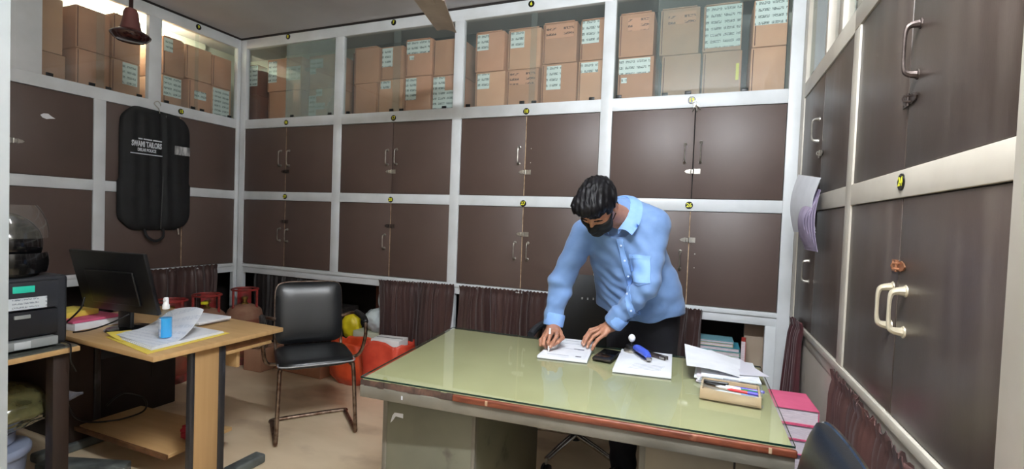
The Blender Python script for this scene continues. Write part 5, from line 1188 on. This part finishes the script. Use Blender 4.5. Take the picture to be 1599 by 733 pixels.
def np_mesh(name, parts, m, parent, disp=None):
    vs, fs, mi, o = [], [], [], 0
    for k, (v, f) in enumerate(parts): vs.append(v); fs.append(f + o); mi += [k] * len(f); o += len(v)
    v = np.concatenate(vs); f = np.concatenate(fs)
    if parent is not None: v = v - np.array(parent.location)
    me = bpy.data.meshes.new(name)
    me.vertices.add(len(v)); me.vertices.foreach_set('co', v.ravel())
    me.loops.add(f.size); me.loops.foreach_set('vertex_index', f.ravel())
    me.polygons.add(len(f)); me.polygons.foreach_set('loop_start', np.arange(0, f.size, f.shape[1])); me.polygons.foreach_set('loop_total', np.full(len(f), f.shape[1]))
    me.polygons.foreach_set('use_smooth', np.ones(len(f), bool))
    me.update(calc_edges=True); me.validate()
    me.materials.append(m)
    ob_ = bpy.data.objects.new(name, me); COL.objects.link(ob_)
    if parent is not None: ob_.parent = parent
    return ob_
def normals(v, f):
    a, b, c, d = (v[f[:, i]] for i in range(4)); n = np.cross(c - a, d - b); out = np.zeros_like(v)
    for i in range(4): np.add.at(out, f[:, i], n)
    return out / np.maximum(np.linalg.norm(out, axis=1), 1e-12)[:, None]

man = thing('person', 'man in light blue shirt and black mask leaning over the desk, writing', 'person', (-.30, 2.66, 0))
# ---- head frame
HC = V3(-.452, 2.165, 1.455)
hf = V3(-.16, -.52, -.84); hf /= np.linalg.norm(hf)
hr = np.cross(hf, V3(-.06, -.84, .52)); hr /= np.linalg.norm(hr)     # person's own right-hand side is -hr or +hr; symmetric
hu = np.cross(hr, hf)
HR = np.stack([hr, hf, hu], 1)                                        # local x, forward, up
def toL(P): return (P - HC) @ HR
def toW(q): return HC + HR @ np.asarray(q, float)
NB = V3(-.385, 2.43, 1.41)                                            # base of the neck
nb = (NB - HC) @ HR
def face_field(L):
    d = f_ell(L, (0, -.012, .035), (.074, .094, .088))
    d = smin(d, f_ell(L, (0, .030, -.030), (.060, .060, .078)), .03)
    d = smin(d, f_cone(L, (-.03, .040, -.082), (.03, .040, -.082), .026, .026), .03)
    d = smin(d, f_cone(L, (0, .070, -.088), (0, .066, -.080), .018, .022), .02)
    d = smin(d, f_cone(L, (-.036, .073, .022), (.036, .073, .022), .011, .011), .018)
    for s in (-1, 1):
        d = smax(d, -(np.linalg.norm(L - V3(s * .032, .094, .002), axis=-1) - .015), .012)
        d = smin(d, np.linalg.norm(L - V3(s * .031, .074, .001), axis=-1) - .0125, .004)
        d = smin(d, f_cone(L, (s * .018, .088, -.004), (s * .048, .076, -.005), .0028, .0022), .003)
        d = smin(d, f_ell(L, (s * .040, .052, -.030), (.022, .022, .020)), .02)
    d = smin(d, f_cone(L, (0, .086, .012), (0, .104, -.030), .007, .0105), .010)
    for s in (-1, 1): d = smin(d, np.linalg.norm(L - V3(s * .011, .095, -.034), axis=-1) - .0075, .006)
    d = smin(d, f_ell(L, (0, .087, -.060), (.024, .008, .006)), .004); d = smin(d, f_ell(L, (0, .086, -.070), (.020, .008, .006)), .004)
    return d
def ears(L, d):
    for s in (-1, 1):
        e = f_ell(L, (s * .079, -.012, -.004), (.010, .021, .032)); e = smax(e, -f_ell(L, (s * .090, -.006, -.004), (.009, .012, .020)), .005)
        d = smin(d, e, .008)
    return d
def head_fn(P):
    L = toL(P); d = ears(L, face_field(L))
    return smin(d, f_cone(L, (0, -.030, -.055), nb, .052, .060), .03)
head = nets(head_fn, HC - .2, HC + np.array([.22, .36, .19]), .0042)
# ---- hands
def chain(P, pts, r0, r1):
    d = None; n = len(pts) - 1
    for i in range(n):
        q = f_cone(P, pts[i], pts[i + 1], r0 + (r1 - r0) * i / n, r0 + (r1 - r0) * (i + 1) / n)
        d = q if d is None else smin(d, q, .004)
    return d
def hand_fn(wr, elbow, fingers, thumb, palm_r=.0135):
    def fn(P):
        d = f_cone(P, elbow, wr, .036, .027)
        mcps = [np.array(f[0]) for f in fingers]
        pm = None
        for m in mcps:
            q = f_cone(P, wr + (m - wr) * .15, m, .020, palm_r); pm = q if pm is None else smin(pm, q, .016)
        d = smin(d, pm, .022)
        d = smin(d, f_cone(P, wr + (np.array(thumb[0]) - wr) * .3, thumb[0], .020, .014), .018)
        out = d
        for f in list(fingers) + [thumb]:
            q = chain(P, f, .0098 if f is not thumb else .0115, .0076 if f is not thumb else .0092)
            for j in f[1:-1]: q = smin(q, np.linalg.norm(P - np.array(j), axis=-1) - .0094, .003)   # knuckles
            h = smin(d, q, .007)
            out = np.minimum(out, h)
        return out
    return fn
WRr, ELr = V3(-.688, 2.335, .862), V3(-.672, 2.39, 1.08)
r_f = [[(-.643, 2.250, .848), (-.628, 2.198, .842), (-.638, 2.172, .816), (-.646, 2.163, .796)],
       [(-.664, 2.246, .850), (-.660, 2.192, .838), (-.660, 2.166, .812), (-.656, 2.176, .788)],
       [(-.688, 2.250, .840), (-.690, 2.200, .824), (-.686, 2.181, .799), (-.677, 2.196, .783)],
       [(-.706, 2.266, .824), (-.714, 2.222, .806), (-.708, 2.206, .788), (-.697, 2.220, .782)]]
r_t = [(-.640, 2.292, .838), (-.612, 2.243, .826), (-.622, 2.204, .814), (-.639, 2.178, .803)]
WRl, ELl = V3(-.402, 2.376, .888), V3(-.248, 2.345, 1.095)
l_f = [[(-.456, 2.398, .868), (-.508, 2.384, .848), (-.530, 2.366, .812), (-.538, 2.350, .785)],
       [(-.450, 2.374, .868), (-.500, 2.352, .842), (-.519, 2.336, .807), (-.526, 2.322, .784)],
       [(-.440, 2.350, .860), (-.479, 2.320, .832), (-.496, 2.306, .802), (-.502, 2.300, .783)],
       [(-.428, 2.332, .848), (-.455, 2.300, .822), (-.468, 2.287, .799), (-.474, 2.282, .779)]]
l_t = [(-.425, 2.404, .862), (-.470, 2.428, .838), (-.502, 2.425, .812), (-.526, 2.408, .789)]
hR = nets(hand_fn(WRr, ELr, r_f, r_t), V3(-.77, 2.13, .76), V3(-.57, 2.42, 1.0), .0026)
hL = nets(hand_fn(WRl, ELl, l_f, l_t), V3(-.57, 2.25, .755), V3(-.26, 2.46, 1.02), .0026)
SHr, SHl = V3(-.572, 2.452, 1.325), V3(-.240, 2.478, 1.385)
# ---- hidden core of the body (torso, hips and legs) so that the figure is whole
HIPr, HIPl, KNr, KNl, ANr, ANl = V3(-.375, 2.665, .90), V3(-.215, 2.70, .90), V3(-.375, 2.63, .50), V3(-.190, 2.69, .50), V3(-.358, 2.665, .10), V3(-.175, 2.74, .10)
def core_fn(P):
    d = f_cone(P, (-.30, 2.68, .95), (-.37, 2.50, 1.30), .135, .14, ((0, 1, .2), .65))
    d = smin(d, f_cone(P, SHr + V3(.02, 0, 0), SHl + V3(-.02, 0, 0), .045, .045), .05)
    d = smin(d, f_cone(P, (-.38, 2.48, 1.36), NB, .07, .055), .04)
    for a, b, c in ((HIPr, KNr, ANr), (HIPl, KNl, ANl)):
        d = smin(d, f_cone(P, a, b, .075, .050), .03); d = smin(d, f_cone(P, b, c, .050, .036), .02)
        d = smin(d, f_cone(P, c + V3(0, .02, -.05), c + V3(0, -.13, -.06), .03, .026), .02)
    for a, b, c in ((SHr + V3(.01, 0, 0), ELr, WRr), (SHl + V3(-.015, 0, -.01), ELl, WRl)):
        d = smin(d, f_cone(P, a, b, .044, .036), .03); d = smin(d, f_cone(P, b, c, .034, .026), .02)
    return d
core = nets(core_fn, V3(-.80, 2.28, .0), V3(-.0, 2.90, 1.50), .012)
body = np_mesh('body', [head, hR, hL, core], M_SKIN, man)
# ---- shirt
SHr, SHl = V3(-.572, 2.452, 1.325), V3(-.240, 2.478, 1.385)
cuffr = WRr + (ELr - WRr) * .0; cuffl = WRl + (ELl - WRl) * .04
def shirt_fn(P):
    sq = ((0.05, 1, .32), .66)
    d = f_cone(P, (-.300, 2.66, .88), (-.315, 2.62, 1.02), .226, .208, sq)
    d = smin(d, f_cone(P, (-.315, 2.62, 1.02), (-.378, 2.50, 1.28), .206, .192, sq), .05)
    d = smin(d, f_ell(P, (-.375, 2.485, 1.385), (.19, .115, .095)), .06)
    d = smin(d, f_cone(P, SHr, (-.39, 2.47, 1.40), .070, .075), .05)
    d = smin(d, f_cone(P, SHl, (-.36, 2.49, 1.425), .076, .078), .05)
    d = smin(d, f_cone(P, (-.375, 2.50, 1.42), NB + V3(-.012, -.020, .022), .088, .070), .04)
    a = f_cone(P, SHr, ELr, .072, .059); a = smin(a, f_cone(P, ELr, WRr, .059, .044), .03)
    a = smax(a, -((P - cuffr) @ ((ELr - WRr) / np.linalg.norm(ELr - WRr))), .004)
    b = f_cone(P, SHl, ELl, .077, .061); b = smin(b, f_cone(P, ELl, WRl, .061, .045), .03)
    b = smax(b, -((P - cuffl) @ ((ELl - WRl) / np.linalg.norm(ELl - WRl))), .004)
    hem = .872 + .05 * ((P[..., 0] + .30) / .2) ** 2 * 1.0 - .10 * (P[..., 1] - 2.66)
    d = smax(d, hem - P[..., 2], .004)
    d = smin(d, a, .022); d = smin(d, b, .022)
    # neck opening
    ax = (HC - NB) / np.linalg.norm(HC - NB)
    d = smax(d, np.maximum(((P - NB) @ ax) - .034, np.linalg.norm(P - NB - ax * .07, axis=-1) - .125), .006) if False else smax(d, -np.maximum(.034 - ((P - NB) @ ax), np.linalg.norm(P - NB - ax * .075, axis=-1) - .105), .006)
    return d
sv, sf = nets(shirt_fn, V3(-.82, 2.22, .82), V3(-.0, 2.90, 1.60), .0062)
def wrinkle(v, n):
    x, y, z = v.T
    w1 = np.sin(70 * (z + .5 * x) + 5 * np.sin(9 * x + 4 * y)) * .5 + np.sin(46 * (z - .9 * x) + 4 * np.sin(7 * z + 3 * y) + 1) * .5
    def bump(c, r): return np.exp(-(((v - np.asarray(c)) ** 2).sum(1)) / r ** 2)
    m_el = np.maximum(bump(ELr + V3(0, 0, .02), .12), bump(ELl, .12)); m_arm = np.maximum(bump((ELr + WRr) / 2, .10), bump((ELl + WRl) / 2, .11))
    m_pit = np.maximum(bump(SHr + V3(.07, -.03, -.08), .12), bump(SHl + V3(-.06, -.03, -.10), .13))
    m_waist = bump((-.30, 2.55, 1.03), .17)
    lowm = np.clip((1.3 - z) / .3, 0, 1)
    A = .0065 * m_el + .0042 * m_arm + .0080 * m_pit + .0060 * m_waist + .0016
    # hanging folds of the loose lower front
    w2 = np.sin(38 * x + 6 * z + 2 * np.sin(6 * z)) * np.clip((1.12 - z) / .2, 0, 1)
    w3 = np.sin(95 * z + 8 * np.sin(14 * x + 6 * z)) * bump((-.33, 2.5, 1.06), .16)
    arm_ring = np.sin(110 * z + 16 * x) * np.maximum(bump(ELr + V3(0, 0, -.05), .10), bump(ELl + V3(-.05, 0, -.05), .10))
    return w1 * A + w2 * .0065 + w3 * .0050 + arm_ring * .0030
nn = normals(sv, sf); sv = sv + nn * wrinkle(sv, nn)[:, None]
shirt = np_mesh('shirt', [(sv, sf)], M_SHIRT, man)
bvh = BVHTree.FromPolygons([tuple(p) for p in sv], [tuple(int(i) for i in q) for q in sf])
def on_shirt(x, z, lift=.002, d=(0.0, 1.0, 0.0), y0=2.0):
    h = bvh.ray_cast(Vector((x, y0, z)), Vector(d).normalized())
    if h[0] is None:
        h = bvh.find_nearest(Vector((x, 2.42, z)))
    return h[0] + h[1] * (lift if h[1].dot(Vector(d)) < 0 else -lift)
def patch(name, x0, x1, z0, z1, th, m, sx=0.0, lift=.0025, nu=8, nv=14):
    return MB().sheet(lambda a, v: on_shirt(x0 + (x1 - x0) * a + sx * v, z0 + (z1 - z0) * v, lift), nu, nv, th).build(name, m, man, smooth=60)
M_SHIRT2 = mat('light_blue_shirt_trim', rgb(136, 176, 234), .75, rgb(126, 166, 226), 20, bump=.05, bscale=500)
patch('placket', -.395, -.365, 1.31, .93, .0025, M_SHIRT2, .085, .0022, 5, 36)
for i in range(5):
    z_ = 1.28 - .075 * i; x_ = -.380 + .085 * (1.31 - z_) / .38
    p_ = on_shirt(x_, z_, .0045); MB().lathe([(.0052, -.001), (.0055, .001), (.003, .0018)], p_, 10, axis=Vector((0, -1, .2))).build('button', M_BUTTON, man)
patch('pocket', -.335, -.232, 1.235, 1.115, .002, M_SHIRT2, .012, .0025, 10, 10)
patch('pocket_hem', -.335, -.232, 1.238, 1.220, .003, M_SHIRT2, .0, .0035, 10, 3)
M_SEAM = mat('shirt_seam_shade', rgb(92, 124, 176), .8)
def seam(pts, name='seam', r=.0013):
    P = []
    for (xa, za), (xb, zb) in zip(pts, pts[1:]):
        for i in range(8): P.append(on_shirt(xa + (xb - xa) * i / 8, za + (zb - za) * i / 8, .0034))
    P.append(on_shirt(*pts[-1], .0034)); MB().tube(P, r, 5).build(name, M_SEAM, man)
seam([(-.335, 1.228), (-.323, 1.115), (-.272, 1.100), (-.220, 1.118), (-.232, 1.228), (-.335, 1.228)])
seam([(-.3965, 1.30), (-.312, .93)]); seam([(-.3635, 1.30), (-.279, .93)])
# cuffs
for (wp, ep, nm) in ((WRr, ELr, 'cuff'), (WRl, ELl, 'cuff')):
    ax = (ep - wp) / np.linalg.norm(ep - wp); c0 = wp + (ep - wp) * (-.02 if wp is WRr else .03)
    rr_ = .049
    prof = [(.0385, .003), (rr_, .0), (rr_ + .002, .006), (rr_ + .0035, .052), (rr_ + .001, .062)]
    MB().lathe(prof, Vector(c0), 28, axis=Vector(ax), caps=False).build(nm, M_SHIRT2, man, smooth=40)
# folded collar: a stand round the neck and two pointed leaves
NA = (HC - NB) / np.linalg.norm(HC - NB)
e1 = np.cross(NA, V3(0, 1, 0)); e1 /= np.linalg.norm(e1); e2 = np.cross(e1, NA)        # e1 across, e2 towards the front
if e2[1] > 0: e2 = -e2
if e1[0] < 0: e1 = -e1
CB = NB - NA * .0 + V3(-.004, .0, .0)
def cr(pts, t):
    n = len(pts) - 1; x = min(max(t * n, 0), n - 1e-6); i = int(x); f = x - i
    g = lambda k: Vector(pts[min(max(k, 0), n)])
    p0, p1, p2, p3 = g(i - 1), g(i), g(i + 1), g(i + 2)
    return .5 * (2 * p1 + (p2 - p0) * f + (2 * p0 - 5 * p1 + 4 * p2 - p3) * f * f + (3 * p1 - p0 - 3 * p2 + p3) * f ** 3)
FOLD = [(-.437, 2.335, 1.352), (-.472, 2.375, 1.415), (-.462, 2.425, 1.478), (-.412, 2.45, 1.515), (-.362, 2.435, 1.515), (-.338, 2.385, 1.470), (-.352, 2.345, 1.41), (-.385, 2.325, 1.355)]
EDGE = [(-.470, 2.325, 1.318), (-.512, 2.375, 1.385), (-.498, 2.455, 1.462), (-.425, 2.505, 1.500), (-.345, 2.490, 1.505), (-.290, 2.415, 1.455), (-.290, 2.350, 1.385), (-.318, 2.315, 1.332)]
def collar(a, v):
    p = cr(FOLD, a).lerp(cr(EDGE, a), v) + Vector((0, 0, .012 * math.sin(math.pi * v)))
    h = bvh.find_nearest(p)
    if h[0] is not None and (p - h[0]).dot(h[1]) < .004 and v > .3: p = h[0] + h[1] * .005
    return p
MB().sheet(collar, 40, 8, .003).build('collar', M_SHIRT2, man, smooth=60)
def stand(a, v):
    c = cr(FOLD, a); return c + (Vector(NB) + Vector((0, -.03, -.01)) - c) * (.02 + .10 * v) + Vector((0, 0, -.045 * v)) * .6
MB().sheet(stand, 40, 4, .003).build('collar_stand', M_SHIRT2, man, smooth=60)
# ---- trousers, belt, shoes
def trou_fn(P):
    d = f_cone(P, (-.30, 2.685, .92), (-.30, 2.70, .86), .185, .185, ((0, 1, 0), .74))
    for a, b, c in ((HIPr, KNr, ANr), (HIPl, KNl, ANl)):
        q = f_cone(P, a, b, .108, .082); q = smin(q, f_cone(P, b, c + V3(0, 0, -.03), .080, .070), .03)
        d = smin(d, q, .035)
    d = np.maximum(d, P[..., 2] - 1.0)
    return np.maximum(d, .045 - P[..., 2])
tv, tf = nets(trou_fn, V3(-.56, 2.44, .03), V3(-.02, 2.92, 1.03), .011)
x, y, z = tv.T; tn = normals(tv, tf)
tv = tv + tn * (.003 * np.sin(60 * z + 6 * np.sin(20 * x)) * np.exp(-((z - .12) / .12) ** 2) + .003 * np.sin(50 * z + 30 * x) * np.exp(-((z - .5) / .1) ** 2))[:, None]
np_mesh('trousers', [(tv, tf)], M_TROU, man)
def shoe_fn(c):
    c = np.array(c)
    def fn(P):
        d = f_cone(P, c + V3(0, .05, .035), c + V3(0, -.05, .05), .038, .040, ((0, 0, 1), .9)); d = smin(d, f_cone(P, c + V3(0, -.05, .04), c + V3(.0, -.17, .028), .042, .030), .03)
        d = smin(d, f_cone(P, c + V3(0, .03, .05), c + V3(0, .02, .10), .040, .044), .02)
        return np.maximum(d, .003 - P[..., 2])
    return fn
for a in (ANr, ANl):
    c = V3(a[0], a[1], 0); np_mesh('shoe', [nets(shoe_fn(c), c + V3(-.07, -.24, -.01), c + V3(.07, .12, .16), .007)], mat('black_shoe_leather', rgb(24, 22, 22), .3), man)
# ---- hair and mask
def hair_fn(P):
    L = toL(P)
    d = f_ell(L, (0, -.014, .045), (.087, .106, .098))
    d = smin(d, f_ell(L, (.012, .062, .098), (.070, .056, .040)), .03)
    n1 = np.sin(190 * L[..., 0] + 50 * L[..., 1] + 5 * np.sin(40 * L[..., 1] + 25 * L[..., 2])) * .0016 + np.sin(90 * L[..., 0] - 70 * L[..., 2] + 4 * np.sin(30 * L[..., 1])) * .0016
    d = d + n1 + .002 * np.sin(300 * L[..., 0] + 60 * L[..., 1])
    # face and neck left free: forehead line, temples, nape
    cut = smax(.030 - L[..., 1] + .25 * np.abs(L[..., 0]), L[..., 2] - (.040 + .008 * np.sin(60 * L[..., 0])), .01)   # negative inside the face region
    cut2 = np.maximum(L[..., 2] - (-.010 - .25 * np.minimum(L[..., 1], 0) * -1), -1 + 0 * d)
    d = smax(d, -cut, .006)
    low = -.030 - L[..., 2] - np.where(L[..., 1] < -.03, .035, 0.0)
    d = smax(d, low, .010)
    side = np.maximum(np.maximum(L[..., 2] - .012, -(L[..., 1] + .040)), -(np.abs(L[..., 0]) - .05))
    return smax(d, -side, .005)
hv, hfq = nets(hair_fn, HC - .19, HC + .21, .0036)
np_mesh('hair', [(hv, hfq)], M_HAIR, man)
def mask_fn(P):
    L = toL(P)
    d = face_field(L) - .0055
    d = smin(d, f_cone(L, (0, .100, -.030), (0, .098, -.072), .014, .012), .022)
    d = smin(d, f_cone(L, (0, .07, -.098), (0, .055, -.102), .022, .024), .02)
    top = L[..., 2] - (-.010 + .10 * np.minimum(np.abs(L[..., 0]), .05) * -.2)
    d = smax(d, top, .003); d = smax(d, -(L[..., 1] - .012), .003)
    return d
mv, mf = nets(mask_fn, HC - .2, HC + .2, .0036)
np_mesh('face_mask', [(mv, mf)], M_MASK, man)
for s in (-1, 1):
    MB().tube(smoothpath([Vector(toW((s * .066, .016, -.016))), Vector(toW((s * .079, -.008, .022))), Vector(toW((s * .084, -.032, .010))), Vector(toW((s * .078, -.022, -.030))), Vector(toW((s * .064, .016, -.062)))], 5), .0022, 6).build('mask_loop', M_MASK, man)
    MB().tube(smoothpath([Vector(toW((s * .016, .090, .020))), Vector(toW((s * .033, .089, .026))), Vector(toW((s * .050, .076, .018)))], 4), [.0022] * 4 + [.0034] * 4 + [.0016], 6).build('eyebrow', M_HAIR, man)
# fingernails
for f in r_f[:2] + l_f[:3]:
    a, b = Vector(f[-2]), Vector(f[-1]); d_ = (b - a).normalized(); n_ = Vector((0, -1, .45)); n_ = (n_ - d_ * n_.dot(d_)).normalized()
    MB().obox(b - d_ * .001 + n_ * .0068, (.008, .0095, .0022), Matrix((d_.cross(n_), d_, n_)).transposed()).build('fingernail', M_NAIL, man, bevel=.0009)
# the pen he writes with
pen('white pen held in the writing hand of the man', (-.6515, 2.1525, .7735), (-.6665, 2.212, .872), M_WPLAS, None, .0044)
